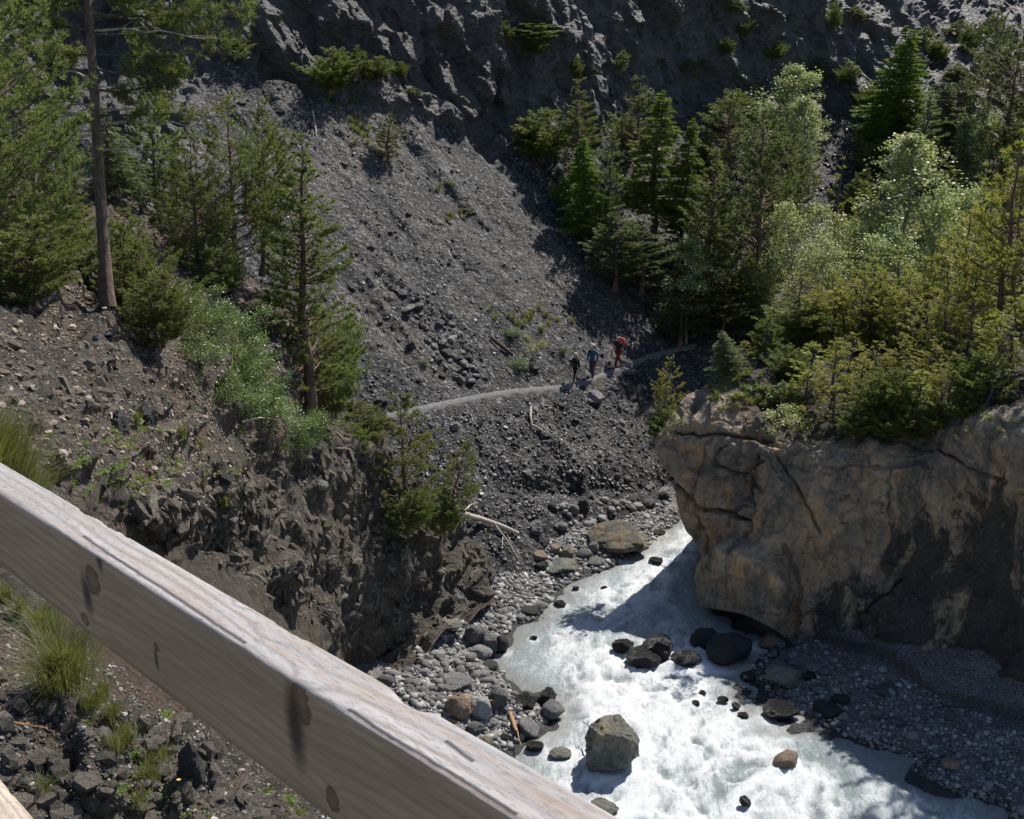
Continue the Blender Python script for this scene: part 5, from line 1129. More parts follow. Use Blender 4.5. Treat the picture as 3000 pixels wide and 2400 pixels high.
# the tall bare pine with dead branches
def big_pine():
    rg = np.random.RandomState(3); b = hit(312, 885, ('near_hillside', 'gorge_wall'))[0]; D = b.y
    s = fdepth(b) / F
    px = [316, 312, 305, 296, 288, 280, 272, 262, 256, 248, 240]; py = [900, 860, 740, 600, 470, 340, 210, 60, -80, -260, -480]
    pts = np.array([P(np.array(float(a)), np.array(float(c)), D + 0.002 * (900 - c)) for a, c in zip(px, py)]) - np.array(b)
    wpx = np.interp(py, [-480, 0, 500, 800, 900], [18, 24, 30, 36, 52])
    o = thing('pine_tree', b, 'tall mature pine with a bare trunk and dead side branches at the left', 'pine', G1)
    V, Fc = tube(np.repeat(pts, 1, 0), wpx * s / 2, 14); me = mesh_np('trunk', V, Fc, True); obj('trunk', me, MT['bark'], o)
    crown_c, crown_a = [], []
    spec = [(95, 330, -10, 0), (110, 330, 6, 1), (150, 390, 14, 1), (210, 260, 0, 1), (160, -150, 5, 1), (235, -120, 0, 0), (320, 330, -6, 0), (325, -100, 14, 0), (360, 270, 4, 0), (440, 130, 4, 0), (90, -160, -4, 1), (40, 300, 4, 1), (10, 200, -2, 1), (20, -170, 0, 1), (300, -140, 4, 0), (270, 210, 5, 1), (380, -90, -6, 0), (-80, 300, 4, 1), (-60, -240, 0, 1), (-200, 220, 0, 1), (-200, -200, 0, 1), (340, 420, 18, 1), (60, 420, 20, 1)]
    for k, (yy, L, dz, leafy) in enumerate(spec):
        f = np.interp(yy, py[::-1], range(len(py) - 1, -1, -1)); c0 = np.array([np.interp(f, range(len(py)), pts[:, i]) for i in range(3)])
        n = 9; t = np.linspace(0, 1, n)[:, None]; Lw = L * s; dy = rg.uniform(-.5, .5) * abs(Lw)
        bp = c0 + np.concatenate([Lw * t, dy * t + 0 * t, -(dz * s) * t * 0.6 + 0.06 * abs(Lw) * t * t * (1 if leafy else -1.2)], 1) + np.cumsum(rg.normal(0, .035, (n, 3)) * [.5, 1, 1], 0)
        A = Acc(); A.add(*tube(bp, 0.028 * (1 - .8 * t[:, 0]) + .004, 6))
        for q in range(10):
            u = rg.uniform(.2, 1); p0 = np.array([np.interp(u, t[:, 0], bp[:, i]) for i in range(3)])
            dd = norm(np.array([np.sign(L) * .8, rg.uniform(-1, 1), rg.uniform(-.35, .5)])) * abs(Lw) * rg.uniform(.1, .32)
            tw = p0 + dd * np.linspace(0, 1, 5)[:, None] + np.cumsum(rg.normal(0, .012, (5, 3)), 0)
            A.add(*tube(tw, 0.009 * np.linspace(1, .3, 5), 4))
            if leafy:
                m = 14; e = rg.uniform(.3, 1.0, (m, 1)); crown_c.append(p0 + dd * e + rg.normal(0, .09, (m, 3))); crown_a.append(norm(dd[None] * .5 + rg.normal(0, .3, (m, 3)) + np.array([0, 0, .35])))
        obj('branch', A.mesh('branch', MT['dead'] if not leafy else MT['bark_grey']), None, o)
    C = Acc(); C.add(*blades(np.concatenate(crown_c), np.concatenate(crown_a), rg, 18, .14, .008, .7))
    obj('crown', C.mesh('crown', MT['pine'], False, True), None, o)
big_pine()

# grass tufts and small herbs
def grass_mesh(seed, n, h, r, bend=.6, w=.004, mat='grass'):
    rg = np.random.RandomState(seed); A = Acc(); a = rg.uniform(0, 6.283, n); q = rg.power(.7, n) * r
    b = np.stack([np.cos(a) * q * .5, np.sin(a) * q * .5, 0 * a], -1); L = h * rg.uniform(.5, 1.1, n)
    out = np.stack([np.cos(a) * (q / r + .15), np.sin(a) * (q / r + .15), 0 * a], -1) * bend + rg.normal(0, .12, (n, 3)) * [1, 1, 0]
    sd = np.stack([-np.sin(a + rg.normal(0, .8, n)), np.cos(a), 0 * a], -1) * w
    p1 = b + (np.array([0, 0, .55]) + out * .25) * L[:, None]; p2 = b + (np.array([0, 0, .82]) + out * .9) * L[:, None]
    V = np.stack([b - sd, b + sd, p1 + sd * .8, p1 - sd * .8, p2 + sd * .1, p2 - sd * .1], 1).reshape(-1, 3)
    i = np.arange(n) * 6
    Fc = np.concatenate([np.stack([i, i + 1, i + 2, i + 3], -1), np.stack([i + 3, i + 2, i + 4, i + 5], -1)])
    A.add(V, Fc, np.repeat(rg.uniform(0, 1, n), 6)); return A.mesh('grass_tuft', MT[mat], False, True)
def herb_mesh(seed, n, r, size):
    rg = np.random.RandomState(seed); A = Acc(); a = rg.uniform(0, 6.283, n); q = rg.power(.8, n)[:, None] * r
    d = np.stack([np.cos(a), np.sin(a), rg.uniform(.1, .9, n)], -1); c = d * q; s = size * rg.uniform(.7, 1.2, (n, 1)); dd = norm(d + rg.normal(0, .3, (n, 3)))
    sd = norm(np.cross(dd, [0, 0, 1.0])) * s * .32
    V = np.stack([c - dd * s * .5, c + sd, c + dd * s * .5, c - sd], 1).reshape(-1, 3)
    A.add(V, np.arange(len(V)).reshape(-1, 4), np.repeat(rg.uniform(0, 1, n), 4)); return A.mesh('herb', MT['herb'], False, True)
GM = [grass_mesh(k, 260, .5, .28) for k in range(3)]
GS = [grass_mesh(10 + k, 90, .30, .16, w=.006) for k in range(3)]
HM = [herb_mesh(k, 110, .22, .075) for k in range(3)]
def plant(meshes, px, py, size, name, label, cat, group=None, k=0, only=None):
    r = hit(px, py, only)
    if not r: return
    o = obj(name, meshes[k % len(meshes)]); s = size * fdepth(r[0]) / F; o.scale = (s, s, s); o.location = r[0] - Vector((0, 0, .01))
    o.rotation_euler = (trg.uniform(-.15, .15), trg.uniform(-.15, .15), trg.uniform(0, 6.28)); return tag(o, label, cat, group)
near = ('near_hillside', 'gorge_wall')
bigg = grass_mesh(50, 1500, .62, .5, .75, .0022); bigg2 = grass_mesh(51, 1100, .5, .5, .8, .0022)
plant([bigg], 190, 2010, 360, 'grass_tuft', 'large sunlit grass tussock below the handrail at the left', 'grass', only=near)
plant([bigg2], 130, 1870, 280, 'grass_tuft', 'smaller tussock behind the large one below the handrail', 'grass', only=near)
plant([bigg], 0, 1400, 330, 'grass_tuft', 'tall yellow-green grass above the handrail at the left edge', 'grass', only=near)
plant([bigg2], 60, 1440, 330, 'grass_tuft', 'shorter grass beside the tall grass at the left edge', 'grass', only=near)
plant([bigg2], -20, 1330, 380, 'grass_tuft', 'dry brownish grass at the far left above the handrail', 'grass', only=near)
for i, (x, y) in enumerate([(290, 2060), (330, 2110), (370, 2170), (340, 2200), (420, 2240), (450, 2290), (300, 2040), (400, 2380), (120, 2330), (480, 2240), (260, 2080), (60, 1800), (20, 1760)]):
    plant(GM, x, y, 170, 'grass_tuft', 'small green grass tuft on the bank below the handrail', 'grass', 'grass tufts below the handrail', i, near)
for i, (x, y) in enumerate([(380, 2210), (400, 2270), (480, 2100), (500, 2330), (540, 2380), (840, 2350), (870, 2390), (780, 2330), (420, 2330), (260, 2110), (350, 2320), (600, 2400), (200, 2370)]):
    plant(HM, x, y, 150, 'herb', 'leafy rosette on the stony slope below the handrail', 'plant', 'rosettes below the handrail', i, near)
for i, (x, y, s) in enumerate([(535, 1280, 60), (585, 1315, 55), (660, 1480, 50), (590, 1420, 50), (400, 1235, 50), (1060, 1140, 45), (1330, 1430, 40)]):
    plant(GS, x, y, s * 3.2, 'grass_tuft', 'small bright grass cushion on the near hillside', 'grass', 'grass cushions on the near hillside', i, near)
for i in range(90):
    x = trg.uniform(120, 720); y = trg.uniform(1230, 1480)
    if i % 3 == 0: x, y = trg.gauss(380, 60), trg.gauss(1400, 40)
    if i % 3 == 1: x, y = trg.choice([(330, 1300), (230, 1370), (410, 1250), (520, 1390), (300, 1400)]); x += trg.gauss(0, 28); y += trg.gauss(0, 18)
    plant(HM, x, y, 90, 'herb', 'yellow-green leafy herb among the stones of the near hillside', 'plant', 'herbs on the near hillside', i, near)
for i in range(46):
    x, y = trg.choice([(1010, 320), (1050, 360), (1060, 390), (1320, 560), (1080, 410), (950, 300), (1330, 620), (1460, 930), (1540, 940), (1610, 960), (1570, 930), (1330, 640)]); x += trg.gauss(0, 24); y += trg.gauss(0, 16)
    plant(GS, x, y, 85, 'grass_tuft', 'yellowish grass tuft on the dark scree', 'grass', 'grass tufts on the scree', i, ('scree_slope', 'cliff'))
for i in range(110):
    x, y = trg.uniform(2080, 2320), trg.uniform(1090, 1200)
    if i > 50: x, y = trg.uniform(2330, 3000), trg.uniform(1060, 1280)
    plant(GS if i % 2 else HM, x, y, 90, 'grass_tuft' if i % 2 else 'herb', 'grass tuft on the overgrown edge of the bluff' if i % 2 else 'small leafy plant on the overgrown edge of the bluff', 'grass' if i % 2 else 'plant', 'grass along the bluff edge' if i % 2 else 'plants along the bluff edge', i, ('rock_bluff',))

# ------------------------------------------------------------ path, driftwood
rows = []
cxs = np.array([p[0] for p in pathline], float); cys = np.array([p[1] for p in pathline], float)
PSX = np.arange(1045, 2042, 5.0); PSY = np.interp(PSX, cxs, cys)
half = np.interp(PSX, [1045, 1300, 1500, 1700, 2040], [11, 10, 9, 8, 8])
grid = []
for off in np.linspace(-1, 1, 9):
    row = []
    for x, y, h_ in zip(PSX, PSY, half):
        j = 2.2 * math.sin(x * .13 + 3 * off) + 1.5 * math.sin(x * .31)
        r = hit(x, y + off * h_ + (j if abs(off) > .9 else 0), ('scree_slope', 'wooded_hillside'))
        row.append(np.array(r[0]) if r else row[-1])
    grid.append(row)
PG = np.array(grid)
for k in range(1, PG.shape[1] - 1): PG[:, k] = (PG[:, k - 1] + PG[:, k] + PG[:, k + 1]) / 3
PG[:, :, 2] += np.array([0.0, .05, .075, .08, .08, .08, .075, .06, 0.0])[:, None]
mp = mesh_np('path', PG.reshape(-1, 3), gfaces(*PG.shape[:2]), True)
path_o = obj('path', mp, MT['path']); path_o['kind'] = 'structure'
def pathpt(px): k = int(np.argmin(np.abs(PSX - px))); return Vector(PG[4, k])

def log(name, pl, rpx, label, m, cat='branch', lift=0.5, parts=(), z=None, k=8, seed=0, only=None):
    rg = np.random.RandomState(seed + 50); P3 = []
    for (x, y) in pl:
        if z is not None: b = W(np.array(float(x)), np.array(float(y)), z)
        else:
            r = hit(x, y, only); b = np.array(r[0]) + np.array(r[1]) * lift * .1
        P3.append(b)
    P3 = np.array(P3); s = fdepth(P3[0]) / F
    def fine(Q, n=18):
        t = np.linspace(0, len(Q) - 1, n); return np.stack([np.interp(t, range(len(Q)), Q[:, i]) for i in range(3)], -1) + rg.normal(0, .004, (n, 3))
    r0 = np.interp(np.linspace(0, 1, 18), np.linspace(0, 1, len(rpx)), rpx) * s
    V, Fc = tube(fine(P3), r0, k); me = mesh_np(name, V, Fc, True); me.materials.append(MT[m])
    o = obj(name, me); tag(o, label, cat)
    for q, (pp_, rr) in enumerate(parts):
        B = []
        for (x, y) in pp_:
            r = hit(x, y, only); bb = np.array(r[0]) + np.array(r[1]) * lift * .12 if (r and z is None) else W(np.array(float(x)), np.array(float(y)), z or 0)
            B.append(bb)
        V, Fc = tube(fine(np.array(B), 18), np.linspace(rr[0], rr[1], 18) * s, 5); me = mesh_np('branch', V, Fc, True); me.materials.append(MT[m])
        obj('branch', me, None, o)
    return o
log('fallen_trunk', [(1296, 1474), (1340, 1500), (1400, 1527), (1460, 1548), (1508, 1562)], [9, 9, 8, 7.5, 6], 'bleached bare tree trunk lying on the scree above the gravel bank', 'dead', 'tree trunk', 2.2,
    [([(1345, 1492), (1372, 1490), (1390, 1481)], (3.5, 1.6)), ([(1325, 1474), (1360, 1474), (1376, 1478)], (2.6, 1.6)), ([(1370, 1472), (1374, 1463)], (1.8, 1.2)), ([(1436, 1540), (1452, 1556), (1470, 1585), (1495, 1615), (1510, 1650)], (3, 1.2)), ([(1468, 1585), (1467, 1612)], (2, 1)), ([(1480, 1580), (1495, 1600)], (1.4, .8))])
log('dead_branch', [(1555, 1196), (1553, 1222), (1556, 1246)], [3.5, 3.5, 2], 'short bleached branch standing on the scree below the path', 'dead', 'branch', 1)
log('dead_branch', [(1552, 1249), (1572, 1256), (1590, 1268), (1612, 1278)], [4, 3.5, 2, 1.2], 'bleached forked branch lying right under the standing one', 'dead', 'branch', 1.2, [([(1585, 1250), (1600, 1270)], (1.5, 1))])
log('rotten_log', [(1438, 995), (1462, 1020), (1500, 1050)], [6, 7, 5], 'brown rotting log lying on the scree above the path', 'rot', 'log', 2)
log('rotten_log', [(1530, 1080), (1560, 1104)], [4, 3], 'short rotting stick just below the brown rotting log', 'rot', 'log', 1)
log('driftwood', [(1483, 2062), (1496, 2095), (1508, 2130), (1514, 2144)], [5, 6, 6, 4], 'orange-brown broken stick leaning on the stones of the left bank', 'dead_brown', 'driftwood', 3, [([(1516, 2142), (1520, 2165), (1528, 2185)], (2.2, 1))], z=0.35)
log('driftwood', [(1312, 2108), (1346, 2120)], [5, 4.5], 'short orange stick lying below the tan-brown boulder', 'dead_brown', 'driftwood', 3, z=0.7)
log('driftwood', [(1425, 2053), (1447, 2052)], [2.4, 2.4], 'tiny straight stick lying on the dark pointed boulder', 'dead_brown', 'driftwood', 3, z=1.0)
log('driftwood', [(1275, 2008), (1284, 2035), (1292, 2052)], [2.4, 2.2, 1.2], 'thin curved dark twig beside the grey slab-sided boulder', 'rot', 'driftwood', 3, z=0.8)
log('twig', [(1735, 2152), (1727, 2132), (1720, 2122)], [2.6, 2, 1.2], 'bare forked twig sticking up left of the big blocky boulder', 'rot', 'twig', 1, [([(1721, 2124), (1705, 2112)], (1.2, .8)), ([(1722, 2122), (1724, 2112)], (1.2, .8))], z=0.6)
log('dead_branch', [(36, 2119), (80, 2128), (125, 2136), (160, 2146)], [4.5, 5, 4.5, 3], 'dry straw-coloured stick on the gravel below the handrail', 'dead_brown', 'stick', .08, only=near)
log('dead_branch', [(690, 1222), (740, 1232), (800, 1236)], [2.6, 2.2, 1.4], 'thin bleached branch in the lower part of the green thicket', 'dead', 'branch', 2, only=near)
log('dead_branch', [(305, 1205), (313, 1240)], [3, 2], 'short pale root on the outcrop under the tall pine', 'dead', 'branch', 1, only=near)
log('dead_branch', [(915, 330), (925, 400)], [3, 1.5], 'thin dead stem hanging on the upper scree', 'dead', 'branch', 1)
# one yellow flower under the rail
fr = hit(523, 2322, near)[0]
fl = thing('yellow_flower', fr, 'single yellow flower on a thin stalk below the handrail', 'flower')
V, Fc = tube([(0, 0, 0), (0.01, 0, .05), (.012, -.005, .10)], [.0015, .0012, .001], 5); obj('stalk', mesh_np('stalk', V, Fc), MT['herb'], fl)
A = Acc()
for k in range(12):
    a = k * 6.283 / 12; d = np.array([math.cos(a), math.sin(a) * .8, .25]); s_ = np.array([-math.sin(a), math.cos(a), 0]) * .005
    c0 = np.array([.012, -.005, .10]); A.add(np.array([c0 - s_ * .4, c0 + s_ * .4, c0 + d * .014 + s_, c0 + d * .014 - s_]), np.array([[0, 1, 2, 3]]))
obj('petals', A.mesh('petals', M_flat('yellow_petal', (.75, .55, .02), .6)), None, fl).name = 'blossom'

# ------------------------------------------------------------ wooden handrail in front of the camera
v = rays(-1566.0, 460.0); v = v / np.linalg.norm(v)
p0 = rays(0.0, 1447.0); p0 = p0 / np.linalg.norm(p0) * 2.02 + np.array([0, 0, CAM_Z])
nh = np.array([-v[1], v[0], 0]); nh = nh / np.linalg.norm(nh); nh = nh if nh[1] > 0 else -nh
def prj(p): a = fdepth(p); return 1500 + F * p[0] / a, 1200 - F * (p[1] * sP + (p[2] - CAM_Z) * cP) / a
wbest = min(np.arange(.04, .3, .001), key=lambda w: abs((lambda q: q[1] - (1350 + .59 * q[0]))(prj(p0 + nh * w))))
hb = 0.14
up_ = np.cross(v, nh); up_ = up_ if up_[2] > 0 else -up_
def M_wood(name, knots, crack, topc, frontc, fresh=False):
    m = NT(name); tc = m.n('ShaderNodeTexCoord'); ob = tc.outputs['Object']
    sx_ = m.n('ShaderNodeSeparateXYZ'); m.l(ob, sx_.inputs[0])
    nrm = m.n('ShaderNodeSeparateXYZ'); m.l(tc.outputs['Normal'], nrm.inputs[0])
    top = m.ramp(nrm.outputs[2], [(0.4, 0), (0.75, 1)])
    mp_ = m.n('ShaderNodeMapping'); m.l(ob, mp_.inputs[0]); mp_.inputs['Scale'].default_value = (0.9, 6, 6)
    wv = m.noise(mp_.outputs[0], 1.0, 4, 0.55, 0.3)
    mgk = m.n('ShaderNodeMapping'); m.l(ob, mgk.inputs[0]); mgk.inputs['Scale'].default_value = (40, 90, 90)
    fibk = m.noise(mgk.outputs[0], 1.0, 5, 0.7)
    bend = None; kmask = None; stain = None
    for (c, rx_, ry_, kind) in knots:
        mm = m.n('ShaderNodeMapping'); mm.vector_type = 'POINT'; m.l(ob, mm.inputs[0])
        mm.inputs['Scale'].default_value = (1 / rx_, 1 / ry_, 1 / ry_) if kind == 'k' else (1 / rx_, 1 / ry_, 1 / ry_)
        mm.inputs['Location'].default_value = (-c[0] / rx_, -c[1] / ry_, -c[2] / ry_)
        ln = m.n('ShaderNodeVectorMath', operation='LENGTH'); m.l(mm.outputs[0], ln.inputs[0]); d = ln.outputs['Value']
        if kind == 'k':
            b = m.math('DIVIDE', 0.010, m.math('ADD', d, 0.55)); bend = b if bend is None else m.math('ADD', bend, b)
            e = m.ramp(m.math('ADD', d, m.math('MULTIPLY', fibk, 0.8)), [(0.0, 0.35), (0.75, 0.75), (1.05, 0.9), (1.30, 0.45), (1.55, 0)]); kmask = e if kmask is None else m.math('MAXIMUM', kmask, e)
        else:
            e = m.ramp(m.math('ADD', d, m.math('MULTIPLY', wv, 0.5)), [(0.5, 0.85), (1.4, 0)]); stain = e if stain is None else m.math('MAXIMUM', stain, e)
    yy = m.math('SUBTRACT', sx_.outputs[1], wbest * .45); zz = m.math('ADD', sx_.outputs[2], hb * 1.05)
    rad = m.math('SQRT', m.math('ADD', m.math('MULTIPLY', yy, yy), m.math('MULTIPLY', zz, zz)))
    # along the top the rings show as wide lines, on the side as close ones
    lin = m.math('ADD', m.math('ADD', m.math('MULTIPLY', rad, 0.55), m.math('MULTIPLY', sx_.outputs[1], 0.5)), m.math('MULTIPLY', wv, 0.010))
    if bend is not None: lin = m.math('ADD', lin, bend)
    ring = m.math('SINE', m.math('MULTIPLY', lin, 760.0)); ring = m.math('MULTIPLY_ADD', ring, 0.5, 0.5)
    mg = m.n('ShaderNodeMapping'); m.l(ob, mg.inputs[0]); mg.inputs['Scale'].default_value = (6, 130, 130)
    fib = m.noise(mg.outputs[0], 1.0, 6, 0.7)
    mg2 = m.n('ShaderNodeMapping'); m.l(ob, mg2.inputs[0]); mg2.inputs['Scale'].default_value = (2.2, 16, 16)
    blot = m.noise(mg2.outputs[0], 1.0, 6, 0.65)
    mg3 = m.n('ShaderNodeMapping'); m.l(ob, mg3.inputs[0]); mg3.inputs['Scale'].default_value = (50, 420, 420)
    pore = m.noise(mg3.outputs[0], 1.0, 4, 0.7)
    c_top = m.mix(m.ramp(blot, [(0.3, 0), (0.7, 1)]), tuple(x * .72 for x in topc), topc)
    c_top = m.mix(m.math('MULTIPLY', m.math('MULTIPLY', m.math('POWER', ring, 3.0), m.ramp(blot, [(0.35, 0.35), (0.6, 1)])), 0.75), c_top, tuple(x * .48 for x in topc))
    c_top = m.mix(m.ramp(pore, [(0.36, 0.7), (0.48, 0)]), c_top, tuple(x * .3 for x in topc))
    c_fr = m.mix(m.ramp(blot, [(0.3, 0), (0.7, 1)]), tuple(x * .70 for x in frontc), frontc)
    c_fr = m.mix(m.math('MULTIPLY', m.math('MULTIPLY', m.math('POWER', ring, 3.0), m.ramp(blot, [(0.35, 0.4), (0.6, 1)])), 0.45), c_fr, tuple(x * .5 for x in frontc))
    c = m.mix(top, c_fr, c_top)
    c = m.mix(m.math('MULTIPLY', m.ramp(fib, [(0.38, 1), (0.56, 0)]), 0.45), c, tuple(x * .45 for x in frontc))
    if stain is not None: c = m.mix(m.math('MULTIPLY', stain, m.math('SUBTRACT', 1.0, top)), c, (0.045, 0.036, 0.03))
    if kmask is not None:
        kc = m.mix(top, (0.12, 0.060, 0.030), tuple(x * .55 for x in topc)); c = m.mix(m.math('MULTIPLY', kmask, 0.85), c, kc)
    h = m.math('ADD', m.math('MULTIPLY', ring, -0.15), m.math('MULTIPLY', fib, 0.9))
    for (xa, ya, xb, yb, wd) in crack:
        mc = m.n('ShaderNodeMapping'); m.l(ob, mc.inputs[0]); mc.inputs['Scale'].default_value = (4, 1, 1)
        cn = m.noise(mc.outputs[0], 1.0, 5, 0.7)
        dd = m.math('ABSOLUTE', m.math('SUBTRACT', m.math('SUBTRACT', sx_.outputs[1], m.math('MULTIPLY_ADD', sx_.outputs[0], (yb - ya) / (xb - xa), ya - xa * (yb - ya) / (xb - xa))), m.math('MULTIPLY', m.math('SUBTRACT', cn, 0.5), 0.012)))
        inx = m.math('MULTIPLY', m.math('GREATER_THAN', sx_.outputs[0], min(xa, xb)), m.math('LESS_THAN', sx_.outputs[0], max(xa, xb)))
        k_ = m.math('MULTIPLY', m.math('MULTIPLY', m.ramp(dd, [(wd * .4, 1), (wd, 0)]), inx), top)
        c = m.mix(m.math('MULTIPLY', k_, 0.85), c, (0.05, 0.04, 0.045)); h = m.math('SUBTRACT', h, m.math('MULTIPLY', k_, 3.0))
    m.col(c); m.rough(0.75); m.spec(0.25); m.bump(h, 0.7, 0.0010); return m.m
Mloc = Matrix(((v[0], nh[0], up_[0], p0[0]), (v[1], nh[1], up_[1], p0[1]), (v[2], nh[2], up_[2], p0[2]), (0, 0, 0, 1)))
def onbeam(px, py, face):
    d = rays(float(px), float(py)); o = np.array([0, 0, CAM_Z]) - p0; n_ = up_ if face == 'top' else nh
    t = -(o @ n_) / (d @ n_); q = o + d * t; return (float(q @ v), float(q @ nh), float(q @ up_))
kn = [(onbeam(272, 1700, 'f'), .040, .036, 'k'), (onbeam(250, 1815, 'f'), .026, .016, 'k'), (onbeam(458, 1895, 'f'), .014, .012, 'k'), (onbeam(880, 2060, 'f'), .032, .040, 'k'), (onbeam(975, 2345, 'f'), .020, .024, 'k'),
      (onbeam(768, 1855, 't' if 0 else 'top'), .030, .0075, 'k'), (onbeam(893, 2000, 'top'), .034, .009, 'k'), (onbeam(695, 1768, 'top'), .010, .004, 'k'),
      (onbeam(255, 1740, 'f'), .034, .060, 's'), (onbeam(865, 2130, 'f'), .032, .09, 's'), (onbeam(458, 1930, 'f'), .010, .03, 's'), (onbeam(290, 1640, 'f'), .018, .03, 's')]
ca, cb = onbeam(240, 1568, 'top'), onbeam(715, 1880, 'top'); cc1, cc2 = onbeam(1000, 2080, 'top'), onbeam(1500, 2390, 'top'); cd1, cd2 = onbeam(1250, 2190, 'top'), onbeam(1340, 2250, 'top')
wood1 = M_wood('weathered_wood', kn, [(ca[0], ca[1], cb[0], cb[1], .0016), (cc1[0], cc1[1] + .006, cc2[0], cc2[1] + .004, .0014), (cd1[0], cd1[1] + .02, cd2[0], cd2[1] + .016, .0012)], (0.42, 0.40, 0.395), (0.62, 0.42, 0.265))
wood2 = M_wood('fresh_pale_wood', [((0.05, .05, 0), .05, .012, 'k')], [], (0.62, 0.52, 0.42), (0.45, 0.36, 0.27))
def beam(name, m, L0, L1, w, h, seed):
    r_ = .005; cor = [(0, 0), (w, 0), (w, -h), (0, -h)]; sec = []
    def side(a, b, n): 
        return [(a[0] + (b[0] - a[0]) * t, a[1] + (b[1] - a[1]) * t) for t in np.linspace(0, 1, n)]
    sec += side((r_, 0), (w - r_, 0), 12) + side((w - r_ * .3, -r_ * .3), (w - r_ * .3, -r_ * .3), 1) + side((w, -r_), (w, -h + r_), 8) + side((w - r_, -h), (r_, -h), 8) + side((0, -h + r_), (0, -r_), 14) + side((r_ * .3, -r_ * .3), (r_ * .3, -r_ * .3), 1)
    sec = np.array(sec); n = int((L1 - L0) / .007); x = np.linspace(L0, L1, n)
    V = np.stack([np.repeat(x, len(sec)), np.tile(sec[:, 0], n), np.tile(sec[:, 1], n)], -1)
    ctr = np.array([0, w / 2, -h / 2]); dv = V - ctr; dv[:, 0] = 0
    corner = np.minimum(np.abs(V[:, 1] - 0) + np.abs(V[:, 2]), np.abs(V[:, 1] - w) + np.abs(V[:, 2])); cm = np.exp(-(corner / .010) ** 2)
    nz = fbm(V * np.array([14, 90, 90]), 3, seed); chip = np.maximum(0, fbm(V * np.array([9, 30, 30]), 4, seed + 5) - .30)
    V = V - norm(dv) * (0.0004 * nz + cm * (chip * .022 + 0.0006 * nz))[:, None]
    V[:, 2] += .0025 * np.sin(V[:, 0] * 2.1) 
    i = np.arange(n * len(sec)).reshape(n, -1); j = np.roll(i, -1, 1)
    Fc = np.stack([i[:-1], i[1:], j[1:], j[:-1]], -1).reshape(-1, 4)
    return mesh_np(name, V, Fc, True)
rail = thing('wooden_railing', Vector(p0), 'weathered wooden handrail crossing the lower left foreground', 'railing')
rb = obj('rail', beam('rail', None, -1.95, 2.6, wbest, hb, 1), wood1, rail); rail.matrix_world = Mloc
rb['label'] = 'grey weathered upper beam with knots and cracks'
far0 = p0 + nh * wbest
dz = min(np.arange(.3, 1.2, .002), key=lambda z: min(abs(prj(far0 + v * t - np.array([0, 0, z]))[1] - 2280) + abs(prj(far0 + v * t - np.array([0, 0, z]))[0]) * 2 for t in np.arange(-1.5, 1.5, .02)))
rb2 = obj('rail', beam('rail', None, -1.9, 2.6, wbest, hb, 9), wood2, rail)
lz = Matrix(Mloc).to_3x3().inverted() @ Vector((0, 0, -dz)); rb2.location = lz
rb2['label'] = 'paler sunlit lower beam with orange grain'

# ------------------------------------------------------------ hikers
def skin_mesh(name, J, E, m, sub=1):
    me = bpy.data.meshes.new(name); keys = list(J); idx = {k: i for i, k in enumerate(keys)}
    me.from_pydata([J[k][0] for k in keys], [(idx[a], idx[b]) for a, b in E], [])
    o = bpy.data.objects.new(name, me); COL.objects.link(o)
    sk = o.modifiers.new('s', 'SKIN'); sk.use_smooth_shade = True; sk.branch_smoothing = 0.3
    for i, k in enumerate(keys):
        rr = J[k][1]; rr = rr if isinstance(rr, tuple) else (rr, rr)
        me.skin_vertices[0].data[i].radius = rr
    me.skin_vertices[0].data[0].use_root = True
    sb = o.modifiers.new('u', 'SUBSURF'); sb.levels = sub; sb.render_levels = sub
    dg = bpy.context.evaluated_depsgraph_get(); dg.update()
    me2 = bpy.data.meshes.new_from_object(o.evaluated_get(dg)); bpy.data.objects.remove(o); me2.name = name
    me2.materials.clear(); me2.materials.append(m); return me2
skinm = M_flat('skin', (0.50, 0.30, 0.21), .55, var=.05)
